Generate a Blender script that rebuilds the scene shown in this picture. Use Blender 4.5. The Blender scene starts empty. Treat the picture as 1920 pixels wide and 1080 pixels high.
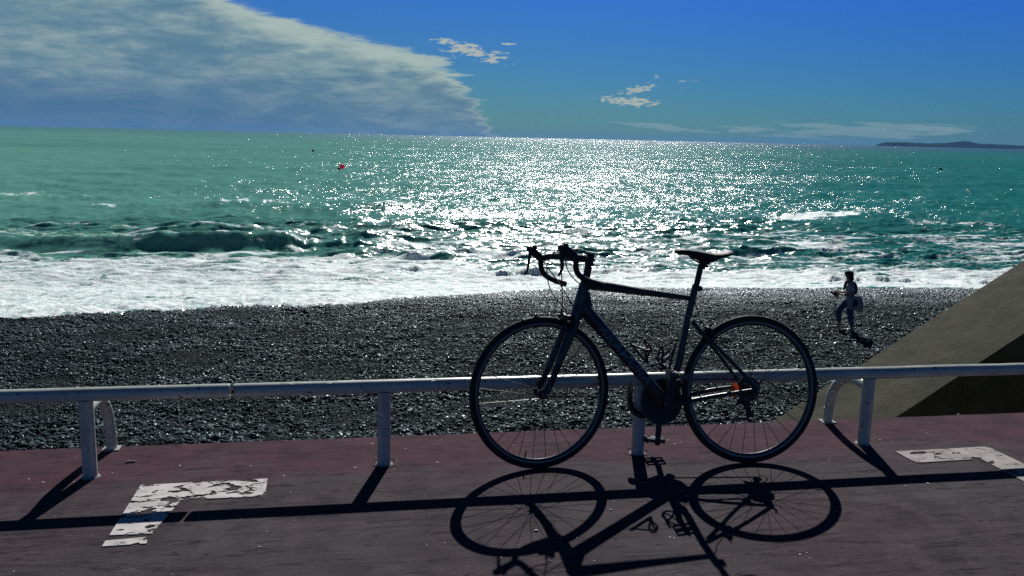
import bpy, bmesh, math, random
import numpy as np
from mathutils import Vector, Matrix, noise as mnoise
PI = math.pi
random.seed(7); rng = np.random.default_rng(7)
S = bpy.context.scene
C = S.collection

# ------------------------------------------------------------------ camera
FPX, CAM_H = 1650.0, 1.43
ROLL = math.atan(44/1920); PITCH = math.radians(9.7299); YAW = math.radians(10.3772)
fw = Vector((math.sin(YAW)*math.cos(PITCH), math.cos(YAW)*math.cos(PITCH), -math.sin(PITCH)))
hr = Vector((math.cos(YAW), -math.sin(YAW), 0)); up0 = hr.cross(fw)
cr = math.cos(ROLL)*hr + math.sin(ROLL)*up0
cu = -math.sin(ROLL)*hr + math.cos(ROLL)*up0
cpos = Vector((0, 0, CAM_H))
cam = bpy.data.cameras.new('camera'); cam.sensor_width = 36; cam.lens = 36*FPX/1920
cam.clip_start = .05; cam.clip_end = 60000
co = bpy.data.objects.new('camera', cam); C.objects.link(co)
m = Matrix((cr, cu, -fw)).transposed().to_4x4(); m.translation = cpos; co.matrix_world = m
S.camera = co

def ray(x, y): x, y = float(x), float(y); return fw + (x-960)/FPX*cr - (y-540)/FPX*cu
def on_plane(x, y, n, d0):
    R = ray(x, y); t = (d0-n.dot(cpos))/n.dot(R); return cpos + t*R
def gz(x, y, z=0.): return on_plane(x, y, Vector((0, 0, 1)), z)
def gy(x, y, Y): return on_plane(x, y, Vector((0, 1, 0)), Y)
def azel(x, y):
    r = ray(x, y); return math.degrees(math.atan2(r.x, r.y)), math.degrees(math.atan2(r.z, math.hypot(r.x, r.y)))

# ------------------------------------------------------------------ sun, world, exposure
SUN_AZ, SUN_EL = math.radians(15.25), math.radians(37.25)
sd = Vector((math.sin(SUN_AZ)*math.cos(SUN_EL), math.cos(SUN_AZ)*math.cos(SUN_EL), math.sin(SUN_EL)))
sl = bpy.data.lights.new('sun', 'SUN'); sl.energy = 4.8; sl.angle = math.radians(.5); sl.color = (1, .985, .95)
so = bpy.data.objects.new('sun', sl); C.objects.link(so)
so.rotation_euler = sd.to_track_quat('Z', 'Y').to_euler(); so.location = (3, 10, 12)
S.view_settings.view_transform = 'Standard'; S.view_settings.look = 'None'
S.view_settings.exposure = 0; S.view_settings.gamma = 1; S.view_settings.use_curve_mapping = False
S.cycles.use_denoising = False
S.cycles.max_bounces = 4; S.cycles.diffuse_bounces = 2; S.cycles.glossy_bounces = 2
S.cycles.transparent_max_bounces = 6; S.cycles.caustics_reflective = False; S.cycles.caustics_refractive = False
S.cycles.sample_clamp_indirect = 2.0

class NT:
    """tiny helper to write node trees as expressions"""
    def __init__(s, tree): s.t = tree; s.n = tree.nodes; s.l = tree.links
    def new(s, typ, **kw):
        n = s.n.new(typ)
        for k, v in kw.items():
            if k.startswith('i_'):
                n.inputs[k[2:].replace('_', ' ')].default_value = v
            else: setattr(n, k, v)
        return n
    def put(s, sock, v):
        if isinstance(v, bpy.types.NodeSocket): s.l.new(v, sock)
        elif v is not None: sock.default_value = v
    def math(s, op, a, b=None, c=None, clamp=False):
        n = s.new('ShaderNodeMath', operation=op, use_clamp=clamp)
        for i, v in enumerate((a, b, c)):
            if v is not None: s.put(n.inputs[i], v)
        return n.outputs[0]
    def add(s, a, b): return s.math('ADD', a, b)
    def sub(s, a, b): return s.math('SUBTRACT', a, b)
    def mul(s, a, b): return s.math('MULTIPLY', a, b)
    def vmath(s, op, a, b=None, sc=None):
        n = s.new('ShaderNodeVectorMath', operation=op)
        s.put(n.inputs[0], a)
        if b is not None: s.put(n.inputs[1], b)
        if sc is not None: s.put(n.inputs['Scale'], sc)
        return n.outputs[0]
    def step(s, v, a, b, lo=0., hi=1.):
        n = s.new('ShaderNodeMapRange', interpolation_type='SMOOTHSTEP')
        s.put(n.inputs['Value'], v); s.put(n.inputs['From Min'], a); s.put(n.inputs['From Max'], b)
        s.put(n.inputs['To Min'], lo); s.put(n.inputs['To Max'], hi); return n.outputs[0]
    def mix(s, f, a, b, typ='MIX'):
        n = s.new('ShaderNodeMix', data_type='RGBA', blend_type=typ)
        s.put(n.inputs[0], f); s.put(n.inputs[6], col(a)); s.put(n.inputs[7], col(b)); return n.outputs[2]
    def noise(s, vec, scale, detail=4, rough=.55, dist=0., out=0, dims='3D'):
        n = s.new('ShaderNodeTexNoise', noise_dimensions=dims)
        s.put(n.inputs['Vector'], vec); n.inputs['Scale'].default_value = scale
        n.inputs['Detail'].default_value = detail; n.inputs['Roughness'].default_value = rough
        n.inputs['Distortion'].default_value = dist; return n.outputs[out]
    def voro(s, vec, scale, feature='F1', out='Distance', rnd=1.):
        n = s.new('ShaderNodeTexVoronoi', feature=feature)
        s.put(n.inputs['Vector'], vec); n.inputs['Scale'].default_value = scale
        n.inputs['Randomness'].default_value = rnd; return n.outputs[out]
    def mapping(s, vec, scale=(1, 1, 1), loc=(0, 0, 0), rot=(0, 0, 0)):
        n = s.new('ShaderNodeMapping'); s.put(n.inputs[0], vec)
        n.inputs['Scale'].default_value = scale; n.inputs['Location'].default_value = loc
        n.inputs['Rotation'].default_value = rot; return n.outputs[0]
    def xyz(s, vec):
        n = s.new('ShaderNodeSeparateXYZ'); s.put(n.inputs[0], vec); return n.outputs
    def comb(s, x, y, z=0.):
        n = s.new('ShaderNodeCombineXYZ'); s.put(n.inputs[0], x); s.put(n.inputs[1], y); s.put(n.inputs[2], z); return n.outputs[0]
    def bump(s, h, strength, dist, normal=None):
        n = s.new('ShaderNodeBump'); s.put(n.inputs['Height'], h)
        n.inputs['Strength'].default_value = strength; n.inputs['Distance'].default_value = dist
        if normal is not None: s.put(n.inputs['Normal'], normal)
        return n.outputs[0]
def col(c):
    if isinstance(c, (tuple, list)) and len(c) == 3: return (*c, 1)
    return c
def srgb(r, g, b):
    f = lambda v: (v/255/12.92) if v/255 <= .04045 else ((v/255+.055)/1.055)**2.4
    return (f(r), f(g), f(b))

W = bpy.data.worlds.new('World'); S.world = W; W.use_nodes = True
T = NT(W.node_tree); W.node_tree.nodes.clear()
sky = T.new('ShaderNodeTexSky', sky_type='NISHITA', sun_disc=False)
sky.sun_elevation = SUN_EL; sky.sun_rotation = SUN_AZ; sky.air_density = 1.0; sky.dust_density = .3; sky.ozone_density = 3.0
gen = T.new('ShaderNodeTexCoord').outputs['Generated']
X, Y, Z = T.xyz(gen)
el = T.mul(T.math('ARCSINE', Z), 180/PI)
az = T.mul(T.math('ARCTAN2', X, Y), 180/PI)
def ramp(T, f, stops, interp='LINEAR'):
    n = T.new('ShaderNodeValToRGB'); T.put(n.inputs[0], f); r = n.color_ramp; r.interpolation = interp
    while len(r.elements) < len(stops): r.elements.new(.5)
    for e, (p, c) in zip(r.elements, stops): e.position = p; e.color = col(c)
    return n.outputs[0]
# the deep blue of the photograph's sky: the physical sky filtered by height
tint = ramp(T, T.math('DIVIDE', el, 60.), [(0, (.150, .395, .56)), (.03, (.145, .395, .60)), (.08, (.125, .38, .74)), (.15, (.115, .37, .95)), (.4, (.060, .195, .34)), (1, (.048, .16, .23))])
aztint = T.step(az, -5., 45.)
base = T.mix(1., sky.outputs[0], tint, 'MULTIPLY')
base = T.mix(1., base, T.mix(aztint, (1.0, 1.0, 1.0), (.72, .86, 1.06)), 'MULTIPLY')
SKYK = .06
# clouds live in azimuth / elevation, far away
vv = T.comb(az, el, 0.)
wob = T.noise(T.mapping(vv, (.16, .42, 1)), 1., 7, .62)
wobf = T.noise(T.mapping(vv, (.40, 2.4, 1), (3, 7, 1), (0, 0, .08)), 1., 6, .66)
fc = T.new('ShaderNodeFloatCurve')
edge = [(-60, 10)] + [azel(*p) for p in ((0, -330), (180, -190), (330, -75), (450, 0), (520, 26), (600, 44), (700, 72), (770, 86), (825, 106), (866, 134), (888, 168), (905, 205), (925, 236))] 
edge += [(edge[-1][0]+.6, -4), (60, -4)]
cv = fc.mapping.curves[0]
pts = [((a+60)/120, (e+10)/50) for a, e in edge]
cv.points[0].location = pts[0]; cv.points[1].location = pts[-1]
for p in pts[1:-1]: cv.points.new(*p)
for p in cv.points: p.handle_type = 'VECTOR'
fc.mapping.update()
T.put(fc.inputs['Value'], T.math('DIVIDE', T.add(T.add(az, 60.), T.mul(T.sub(wobf, .5), T.step(el, 7.5, 2.5, 1.8, 5.0))), 120.))
ev = T.sub(T.mul(fc.outputs[0], 50.), 10.)
dist_in = T.sub(T.add(ev, T.mul(T.sub(wob, .5), 1.6)), T.add(el, T.mul(T.sub(wobf, .5), 1.1)))
mask = T.step(dist_in, -.1, T.step(el, 5., 1.5, .6, 1.3))
tex1 = T.noise(T.mapping(vv, (.13, .62, 1), (1, 2, 5), (0, 0, .16)), 1., 8, .64, .7)
tex2 = T.noise(T.mapping(vv, (.5, 1.9, 1), (9, 2, 3), (0, 0, .1)), 1., 6, .62, .3)
bright = T.add(T.mul(tex1, .58), T.mul(tex2, .42))
rimlit = T.step(dist_in, 2.2, .1, 0., .30)
hi = T.step(T.add(bright, rimlit), .38, .80)
low = T.math('MULTIPLY', T.step(el, 4.5, .6), T.step(az, 6., -16., .35, 1.))
ccol = T.mix(hi, srgb(90, 128, 150), srgb(168, 186, 180))
ccol = T.mix(T.mul(low, .78), ccol, srgb(66, 106, 150))
dens = T.mul(mask, T.step(T.add(bright, T.mul(dist_in, .12)), .28, .52, .55, .97))
skyc = T.mix(1., base, (SKYK, SKYK, SKYK), 'MULTIPLY')
full = T.mix(dens, skyc, ccol)
def puff(full, px, py, wx, wy, thr, c, rot=0., sc=(1.3, 4.2), amt=.9):
    a0, e0 = azel(px, py); wa = wx/1650*57.3; we = wy/1650*57.3
    dx = T.sub(az, a0); dy = T.sub(el, e0)
    if rot:
        k = math.tan(rot); dy = T.add(dy, T.mul(dx, k))
    r = T.add(T.math('POWER', T.math('ABSOLUTE', T.math('DIVIDE', dx, wa)), 2.), T.math('POWER', T.math('ABSOLUTE', T.math('DIVIDE', dy, we)), 2.))
    nz = T.noise(T.mapping(vv, (sc[0], sc[1], 1), (px*.01, py*.02, 4), (0, 0, -rot)), 1., 6, .62)
    mk = T.step(T.sub(nz, T.mul(r, .22)), thr, thr+.13)
    mk = T.mul(mk, T.step(r, 1.9, 1.2))
    return T.mix(T.mul(mk, amt), full, c)
pc = srgb(178, 186, 176)
full = puff(full, 890, 98, 95, 19, .40, pc, .17)
full = puff(full, 845, 78, 50, 8, .42, pc, .02)
full = puff(full, 955, 82, 18, 3, .36, pc, .0)
full = puff(full, 1182, 190, 75, 11, .37, pc, .05, (2.0, 6.5), .9)
full = puff(full, 1196, 167, 45, 9, .37, pc, -.2, (2.2, 6), .75)
full = puff(full, 1232, 144, 9, 4, .36, pc, 0, (2.2, 6), .7)
full = puff(full, 1285, 152, 22, 3, .42, pc, 0, (2.2, 6), .5)
hz = srgb(124, 154, 162)
full = puff(full, 1240, 238, 110, 7, .33, hz, .10, (.5, 5), .9)
full = puff(full, 1380, 243, 70, 7, .35, hz, .03, (.5, 5), .8)
full = puff(full, 1600, 246, 210, 17, .33, hz, .0, (.35, 4), .75)
full = puff(full, 1700, 238, 150, 9, .36, hz, .0, (.35, 5), .6)
bg = T.new('ShaderNodeBackground'); T.put(bg.inputs[0], full); bg.inputs[1].default_value = 1.0
T.l.new(bg.outputs[0], T.new('ShaderNodeOutputWorld').inputs[0])

# ------------------------------------------------------------------ helpers
def tag(o, label=None, cat=None, group=None, kind=None):
    if label: o['label'] = label
    if cat: o['category'] = cat
    if group: o['group'] = group
    if kind: o['kind'] = kind
    return o
def empty(name, M=None):
    o = bpy.data.objects.new(name, None); C.objects.link(o); o.empty_display_size = .1
    if M is not None: o.matrix_world = M
    return o
def link(name, me, mat=None, parent=None):
    o = bpy.data.objects.new(name, me); C.objects.link(o)
    if mat is not None and not me.materials: me.materials.append(mat)
    if parent: o.parent = parent
    return o
def mesh_obj(name, bm, mat, parent=None, smooth=True):
    me = bpy.data.meshes.new(name); bmesh.ops.recalc_face_normals(bm, faces=bm.faces[:]); bm.to_mesh(me); bm.free()
    if smooth:
        for p in me.polygons: p.use_smooth = True
        me.set_sharp_from_angle(angle=math.radians(42))
    return link(name, me, mat, parent)
def catmull(P, n=6, closed=False):
    P = [Vector(p) for p in P]; out = []
    N = len(P)
    if N < 3 and not closed: return P
    rngi = range(N if closed else N-1)
    for i in rngi:
        p0 = P[(i-1) % N] if (closed or i > 0) else P[0]*2-P[1]
        p1, p2 = P[i], P[(i+1) % N]
        p3 = P[(i+2) % N] if (closed or i+2 < N) else P[-1]*2-P[-2]
        for k in range(n):
            t = k/n
            out.append(.5*((2*p1)+(-p0+p2)*t+(2*p0-5*p1+4*p2-p3)*t*t+(-p0+3*p1-3*p2+p3)*t**3))
    if not closed: out.append(P[-1])
    return out
def tube(bm, P, R, seg=12, caps=True, closed=False, flat=None):
    """tube along points; R number or list; flat=(axis vector, factor) squeezes the section along an axis"""
    P = [Vector(p) for p in P]; n = len(P)
    if not hasattr(R, '__len__'): R = [R]*n
    elif len(R) != n:
        R = [float(np.interp(i/(n-1)*(len(R)-1), range(len(R)), R)) for i in range(n)]
    rings = []; nv = None
    for i in range(n):
        a = P[(i-1) % n] if (closed or i > 0) else P[i]; b = P[(i+1) % n] if (closed or i < n-1) else P[i]
        t = (b-a).normalized()
        if nv is None:
            nv = t.orthogonal().normalized()
        else:
            nv = (nv - t*nv.dot(t)).normalized()
        bv = t.cross(nv); ring = []
        for k in range(seg):
            an = 2*PI*k/seg; d = (nv*math.cos(an)+bv*math.sin(an))*R[i]
            if flat: ax, f = flat; d = d + ax*(d.dot(ax)*(f-1))
            ring.append(bm.verts.new(P[i]+d))
        rings.append(ring)
    for i in range(n if closed else n-1):
        A, B = rings[i], rings[(i+1) % n]
        for k in range(seg): bm.faces.new((A[k], A[(k+1) % seg], B[(k+1) % seg], B[k]))
    if caps and not closed:
        for rg, d in ((rings[0], P[0]-P[1]), (rings[-1], P[-1]-P[-2])): bm.faces.new(rg)
    return bm
def box(bm, c, s, M=None, bev=0.):
    r = bmesh.ops.create_cube(bm, size=1.); vs = r['verts']
    for v in vs: v.co = Vector((v.co.x*s[0], v.co.y*s[1], v.co.z*s[2]))
    if bev > 0:
        es = list({e for v in vs for e in v.link_edges})
        rb = bmesh.ops.bevel(bm, geom=es+vs, offset=bev, segments=2, affect='EDGES'); vs = list({v for f in rb['faces'] for v in f.verts} | {v for v in vs if v.is_valid})
    for v in vs:
        if M is not None: v.co = M @ v.co
        v.co += Vector(c)
    return bm
def ball(bm, c, r, M=None, sub=2, fn=None):
    rr = bmesh.ops.create_icosphere(bm, subdivisions=sub, radius=1.)
    for v in rr['verts']:
        p = Vector((v.co.x*r[0], v.co.y*r[1], v.co.z*r[2]))
        if fn: p = fn(p)
        if M is not None: p = M @ p
        v.co = p + Vector(c)
    return bm
def lathe(bm, prof, seg, M):
    """prof: (radius, axial) closed loop; axis = local Y"""
    rings = []
    for k in range(seg):
        a = 2*PI*k/seg
        rings.append([bm.verts.new(M @ Vector((r*math.cos(a), h, r*math.sin(a)))) for r, h in prof])
    n = len(prof)
    for k in range(seg):
        A, B = rings[k], rings[(k+1) % seg]
        for i in range(n): bm.faces.new((A[i], A[(i+1) % n], B[(i+1) % n], B[i]))
    return bm
def grid_mesh(name, V, nr, nc, mat, attr=None):
    me = bpy.data.meshes.new(name); V = np.asarray(V, np.float32)
    idx = np.arange(nr*nc).reshape(nr, nc)
    F = np.stack([idx[:-1, :-1], idx[:-1, 1:], idx[1:, 1:], idx[1:, :-1]], -1).reshape(-1, 4)
    me.vertices.add(len(V)); me.vertices.foreach_set('co', V.ravel())
    me.loops.add(F.size); me.loops.foreach_set('vertex_index', F.ravel().astype(np.int32))
    me.polygons.add(len(F)); me.polygons.foreach_set('loop_start', np.arange(0, F.size, 4, dtype=np.int32))
    me.polygons.foreach_set('loop_total', np.full(len(F), 4, np.int32))
    me.polygons.foreach_set('use_smooth', np.ones(len(F), bool))
    me.update(calc_edges=True)
    for k, a in (attr or {}).items():
        at = me.attributes.new(k, 'FLOAT', 'POINT'); at.data.foreach_set('value', np.asarray(a, np.float32).ravel())
    return link(name, me, mat)
def material(name, build=None, base=(.5, .5, .5), rough=.5, metal=0., spec=None, ior=None):
    mt = bpy.data.materials.new(name); mt.use_nodes = True; nt = mt.node_tree; nt.nodes.clear()
    M = NT(nt); out = M.new('ShaderNodeOutputMaterial'); P = M.new('ShaderNodeBsdfPrincipled')
    P.inputs['Base Color'].default_value = col(base); P.inputs['Roughness'].default_value = rough; P.inputs['Metallic'].default_value = metal
    if spec is not None: P.inputs['Specular IOR Level'].default_value = spec
    if ior: P.inputs['IOR'].default_value = ior
    nt.links.new(P.outputs[0], out.inputs[0])
    if build: build(M, P, out)
    return mt
def worn(base, rough, amt=.25, scale=30, metal=0., spec=None, bump=.15):
    def b(M, P, out):
        oc = M.new('ShaderNodeTexCoord').outputs['Object']
        n = M.noise(oc, scale, 5, .6)
        k = M.step(n, .3, .75, 1-amt, 1+amt)
        M.put(P.inputs['Base Color'], M.mix(1., base, M.comb(k, k, k), 'MULTIPLY'))
        M.put(P.inputs['Roughness'], M.step(M.noise(oc, scale*2.3, 3), .3, .7, rough*.85, min(1, rough*1.2)))
        if bump: M.put(P.inputs['Normal'], M.bump(n, bump, .001))
    return b
def mat_w(name, base, rough, **kw):
    metal = kw.pop('metal', 0.); spec = kw.pop('spec', None)
    return material(name, worn(base, rough, **kw), base, rough, metal, spec)

class Tile:
    """seamless random field with a power-law spectrum"""
    def __init__(s, n, beta, seed, ax=1., ay=1., kmin=1):
        r = np.random.default_rng(seed); kx = np.fft.fftfreq(n)*n; KX, KY = np.meshgrid(kx, kx)
        k = np.sqrt((KX*ax)**2+(KY*ay)**2); k[0, 0] = 1
        amp = k**(-beta); amp[0, 0] = 0; amp[k < kmin] = 0
        F = amp*np.exp(2j*PI*r.random((n, n))); f = np.fft.ifft2(F).real
        s.f = ((f-f.mean())/f.std()).astype(np.float32); s.n = n
    def __call__(s, u, v):
        u = (u % 1)*s.n; v = (v % 1)*s.n; i = u.astype(int); j = v.astype(int); a = u-i; b = v-j
        i0, i1, j0, j1 = i % s.n, (i+1) % s.n, j % s.n, (j+1) % s.n; f = s.f
        return (f[j0, i0]*(1-a)+f[j0, i1]*a)*(1-b)+(f[j1, i0]*(1-a)+f[j1, i1]*a)*b
def sstep(a, b, x):
    t = np.clip((x-a)/(b-a), 0, 1); return t*t*(3-2*t)

# ------------------------------------------------------------------ promenade
EDGE_Y = 4.092
def b_pave(M, P, out):
    pos = M.new('ShaderNodeNewGeometry').outputs['Position']; x, y, z = M.xyz(pos)
    big = M.noise(pos, 1.3, 5, .6); mid = M.noise(pos, 6., 6, .65); fine = M.noise(pos, 95., 3, .7)
    blot = M.noise(pos, 3.1, 6, .68, .6)
    streak = M.noise(M.mapping(pos, (1.6, 14., 1), rot=(0, 0, .03)), 2.2, 6, .65)
    grey = M.mix(M.step(mid, .3, .7), (.034, .029, .036), (.070, .058, .062))
    grey = M.mix(M.step(big, .42, .66), grey, (.058, .056, .060))
    grey = M.mix(M.step(M.noise(pos, .8, 3, .5, .5), .5, .7, 0., .6), grey, (.066, .040, .048))
    grey = M.mix(M.step(blot, .52, .66, 0., .55), grey, (.088, .080, .080))
    red = M.mix(M.step(mid, .28, .72), (.046, .020, .031), (.082, .036, .048))
    red = M.mix(M.step(M.noise(pos, 2.6, 4, .6), .50, .66, 0., .75), red, (.072, .050, .058))
    fr = M.step(M.add(M.add(y, M.mul(M.sub(streak, .5), .34)), M.mul(M.sub(M.noise(pos, 1.7, 5, .65), .5), .7)), 3.52, 3.74, 0., .92)
    base = M.mix(fr, grey, red)
    # dark stains, scuffs and pale grit
    dk = M.step(M.noise(M.mapping(pos, (3.2, 13, 1)), 1.6, 4, .6), .61, .66, 0., .72)
    base = M.mix(dk, base, (.018, .013, .017))
    sc = M.math('ABSOLUTE', M.sub(M.noise(M.mapping(pos, (.7, 5.5, 1), rot=(0, 0, .02)), 1.3, 5, .6, .25), .5))
    base = M.mix(M.step(sc, .012, .0, 0., .8), base, (.014, .010, .016))
    sc2 = M.math('ABSOLUTE', M.sub(M.noise(M.mapping(pos, (.35, 3.2, 1), (5, 2, 0), (0, 0, .04)), 1.1, 6, .62, .15), .47))
    base = M.mix(M.mul(M.step(sc2, .011, .0, 0., .85), M.step(M.noise(pos, 2.2, 3), .42, .58)), base, (.012, .009, .014))
    ag = M.voro(pos, 150.)
    base = M.mix(M.step(ag, .22, .12, 0., .30), base, (.15, .14, .14))
    sp = M.voro(M.mapping(pos, (8, 15, 1)), 1.); base = M.mix(M.mul(M.step(M.add(sp, M.mul(M.sub(fine, .5), .14)), .11, .07, 0., .85), M.step(M.noise(pos, 1.9, 3), .46, .56)), base, (.014, .012, .014))
    base = M.mix(1., base, M.mix(M.step(fine, .25, .75), (.74, .74, .74), (1.26, 1.26, 1.26)), 'MULTIPLY')
    base = M.mix(1., base, M.mix(M.step(streak, .3, .7), (.80, .73, .78), (1.10, .98, 1.04)), 'MULTIPLY')
    M.put(P.inputs['Base Color'], base); P.inputs['Roughness'].default_value = .93
    P.inputs['Specular IOR Level'].default_value = .12
    h = M.add(M.mul(fine, .5), M.add(M.mul(mid, .6), M.mul(ag, .3)))
    M.put(P.inputs['Normal'], M.bump(h, .75, .006))
m_pave = material('promenade_surface', b_pave)
m_wallc = mat_w('sea_wall_concrete', (.2, .19, .16), .9, amt=.3, scale=3)
def promenade():
    # top slab with an uneven worn front edge
    bm = bmesh.new(); xs = np.linspace(-30, 30, 601)
    ed = [EDGE_Y + .006*mnoise.noise(Vector((x*3, 0, 0))) + .003*mnoise.noise(Vector((x*17, 3, 0))) for x in xs]
    rows = [(-14, 0), (3.2, 0), (None, 0), (None, -.02), (None, -.22)]
    V = []
    for j, (yy, z) in enumerate(rows):
        V.append([bm.verts.new((x, yy if yy is not None else e + (.0, .0, -.012, .0, .0)[j], z)) for x, e in zip(xs, ed)])
    for j in range(len(V)-1):
        for i in range(len(xs)-1): bm.faces.new((V[j][i], V[j][i+1], V[j+1][i+1], V[j+1][i]))
    o = mesh_obj('promenade', bm, m_pave, smooth=False); tag(o, kind='structure')
    bm = bmesh.new(); box(bm, (0, EDGE_Y-.33, -2.22), (60, .6, 4.0)); w = mesh_obj('sea_wall', bm, m_wallc, smooth=False)
    tag(w, 'concrete sea wall below the edge of the maroon promenade', 'wall'); 
promenade()

def b_paint(M, P, out):
    pos = M.new('ShaderNodeNewGeometry').outputs['Position']; x, y, z = M.xyz(pos)
    n1 = M.noise(M.mapping(pos, (8, 15, 1)), 1.7, 5, .66, .5); n2 = M.noise(M.mapping(pos, (3, 6, 1), (4, 1, 0)), 1.3, 4, .6)
    fl = M.noise(pos, 120., 3, .6)
    k = M.add(M.add(M.mul(n1, .75), M.mul(n2, .35)), M.mul(fl, .05))
    wear = M.step(M.add(k, M.step(x, 1., 2., .0, .035)), .538, .548, 0., .97)
    tr = M.new('ShaderNodeBsdfTransparent'); mx = M.new('ShaderNodeMixShader')
    M.put(mx.inputs[0], wear); M.l.new(tr.outputs[0], mx.inputs[1]); M.l.new(P.outputs[0], mx.inputs[2]); M.l.new(mx.outputs[0], out.inputs[0])
    M.put(P.inputs['Base Color'], M.mix(M.step(x, 1., 2.), M.mix(M.step(M.noise(pos, 14., 5, .6), .3, .7), (.42, .38, .37), (.60, .56, .54)), M.mix(M.step(M.noise(pos, 9., 6, .65), .35, .65), (.20, .17, .165), (.36, .32, .30))))
    P.inputs['Roughness'].default_value = .8; M.put(P.inputs['Normal'], M.bump(fl, .4, .003))
m_paint = material('worn_white_paint', b_paint)
def sheet(name, loops, z, th, mat):
    bm = bmesh.new()
    for lp in loops:
        t = [bm.verts.new((a, b, z)) for a, b in lp]; bo = [bm.verts.new((a, b, z-th)) for a, b in lp]
        bm.faces.new(t)
        for i in range(len(lp)): bm.faces.new((t[i], bo[i], bo[(i+1) % len(lp)], t[(i+1) % len(lp)]))
    return mesh_obj(name, bm, mat, smooth=False)
a = sheet('corner_marking', [[(-.856, 3.594), (-.358, 3.604), (-.352, 3.418), (-.668, 3.424), (-.716, 3.13), (-.860, 3.135)], [(-.862, 3.092), (-.722, 3.104), (-.718, 3.052), (-.862, 3.048)]], .004, .003, m_paint)
tag(a, 'flaking white L shaped corner line crossed by the shadow of the left rail', 'painted line')
a = sheet('corner_marking', [[(2.522, 3.592), (3.022, 3.600), (3.035, 3.0), (2.868, 3.0), (2.868, 3.452), (2.527, 3.442)]], .004, .003, m_paint)
tag(a, 'scuffed dull white L shaped corner line in the lower right beyond the rail shadow', 'painted line')

# ------------------------------------------------------------------ rails
def b_rail(M, P, out):
    g = M.new('ShaderNodeNewGeometry'); pos = g.outputs['Position']
    chip = M.noise(M.mapping(pos, (1.0, 1, 2.1)), 21., 4, .62); chip2 = M.noise(pos, 2.7, 2)
    mk = M.step(M.add(chip, M.mul(M.sub(chip2, .5), .34)), .655, .665)
    n = M.noise(pos, 9., 4)
    base = M.mix(M.step(n, .3, .7), (.44, .46, .41), (.55, .57, .50))
    run = M.noise(M.mapping(pos, (9, 9, 1.2)), 4., 4, .6)
    base = M.mix(M.step(run, .55, .75, 0., .45), base, (.2, .16, .15))
    base = M.mix(mk, base, (.02, .014, .012))
    M.put(P.inputs['Base Color'], base); M.put(P.inputs['Roughness'], M.step(n, .3, .7, .24, .36)); P.inputs['Specular IOR Level'].default_value = .8
    M.put(P.inputs['Normal'], M.bump(M.add(M.mul(mk, -1.), M.mul(M.noise(pos, 60., 3), .25)), .35, .002))
m_rail = material('chipped_rail_paint', b_rail)
m_cutring = mat_w('dark_joint_compound', (.02, .017, .02), .8)
m_cem = mat_w('cement_fillet', (.30, .29, .28), .9, amt=.4, scale=60)
RY, RZ, RR = 3.718, .355, .0292
def rail(x0, x1, posts, braces, label, opens):
    bm = bmesh.new()
    n = max(2, int((x1-x0)/.12)); P = [Vector((x0+(x1-x0)*i/n, RY + .0015*mnoise.noise(Vector((x0+i*.5, 1, 0))), RZ + .0015*mnoise.noise(Vector((x0+i*.4, 9, 0))))) for i in range(n+1)]
    tube(bm, P, RR, 28, caps=False)
    # rounded open ends with a lip
    for xe, s in opens:
        prof = [(RR, 0), (RR-.0006, .0025), (RR-.003, .004), (RR-.0055, .003), (RR-.006, -.03)]
        rr = []
        for r, dx in prof:
            rr.append([bm.verts.new((xe+s*dx, RY+r*math.cos(2*PI*k/28), RZ+r*math.sin(2*PI*k/28))) for k in range(28)])
        for i in range(len(rr)-1):
            for k in range(28): bm.faces.new((rr[i][k], rr[i][(k+1) % 28], rr[i+1][(k+1) % 28], rr[i+1][k]))
        bm.faces.new(rr[-1])
    o = mesh_obj('hand_rail', bm, m_rail); tag(o, label, 'railing')
    for px in posts:
        b = bmesh.new(); tube(b, [(px, RY, RZ-.024), (px, RY, .17), (px, RY, .012), (px, RY, .0)], [.0285, .0288, .0292, .031], 24)
        mesh_obj('post', b, m_rail, o)
        b = bmesh.new(); pr = [(.028, .0), (.0385, .0008), (.036, .004), (.0295, .008)]
        rg = [[b.verts.new((px+r*(1+.16*mnoise.noise(Vector((k*.9, px, 3))))*math.cos(2*PI*k/24), RY+r*math.sin(2*PI*k/24), z)) for k in range(24)] for r, z in pr]
        for i in range(3):
            for k in range(24): b.faces.new((rg[i][k], rg[i][(k+1) % 24], rg[i+1][(k+1) % 24], rg[i+1][k]))
        mesh_obj('weld_fillet', b, m_cem, o)
        if px not in braces:
            b = bmesh.new(); N = 40
            A = []
            for k in range(N):
                an = 2*PI*k/N; wv = 1+.05*mnoise.noise(Vector((math.cos(an)*2, math.sin(an)*2, px)))
                A.append([b.verts.new((px+.0 + r*wv*math.cos(an)*1.0, RY+.016+r*wv*math.sin(an)*.98, z)) for r, z in ((.055, .001), (.0553, .003), (.0578, .003), (.0585, .001))])
            for k in range(N):
                if mnoise.noise(Vector((k*.35, px, 1))) > .32: continue
                for i in range(3): b.faces.new((A[k][i], A[k][i+1], A[(k+1) % N][i+1], A[(k+1) % N][i]))
            mesh_obj('base_ring', b, m_cutring, o)
    for px in braces:
        b = bmesh.new(); yb = 4.045; R = .21; z0 = RZ-.066; P = [Vector((px, RY+.02, z0)), Vector((px, RY+.08, z0))]
        for k in range(1, 11):
            a = PI/2*k/10; P.append(Vector((px, yb-R+R*math.sin(a), z0-R+R*math.cos(a))))
        P += [Vector((px, yb+.004, .08)), Vector((px, yb+.006, 0.))]
        tube(b, P, .0235, 20); mesh_obj('bent_brace', b, m_rail, o)
        b = bmesh.new(); box(b, (px, yb+.006, .003), (.075, .07, .006), bev=.002); mesh_obj('foot_plate', b, m_cem, o)
    return o
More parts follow.
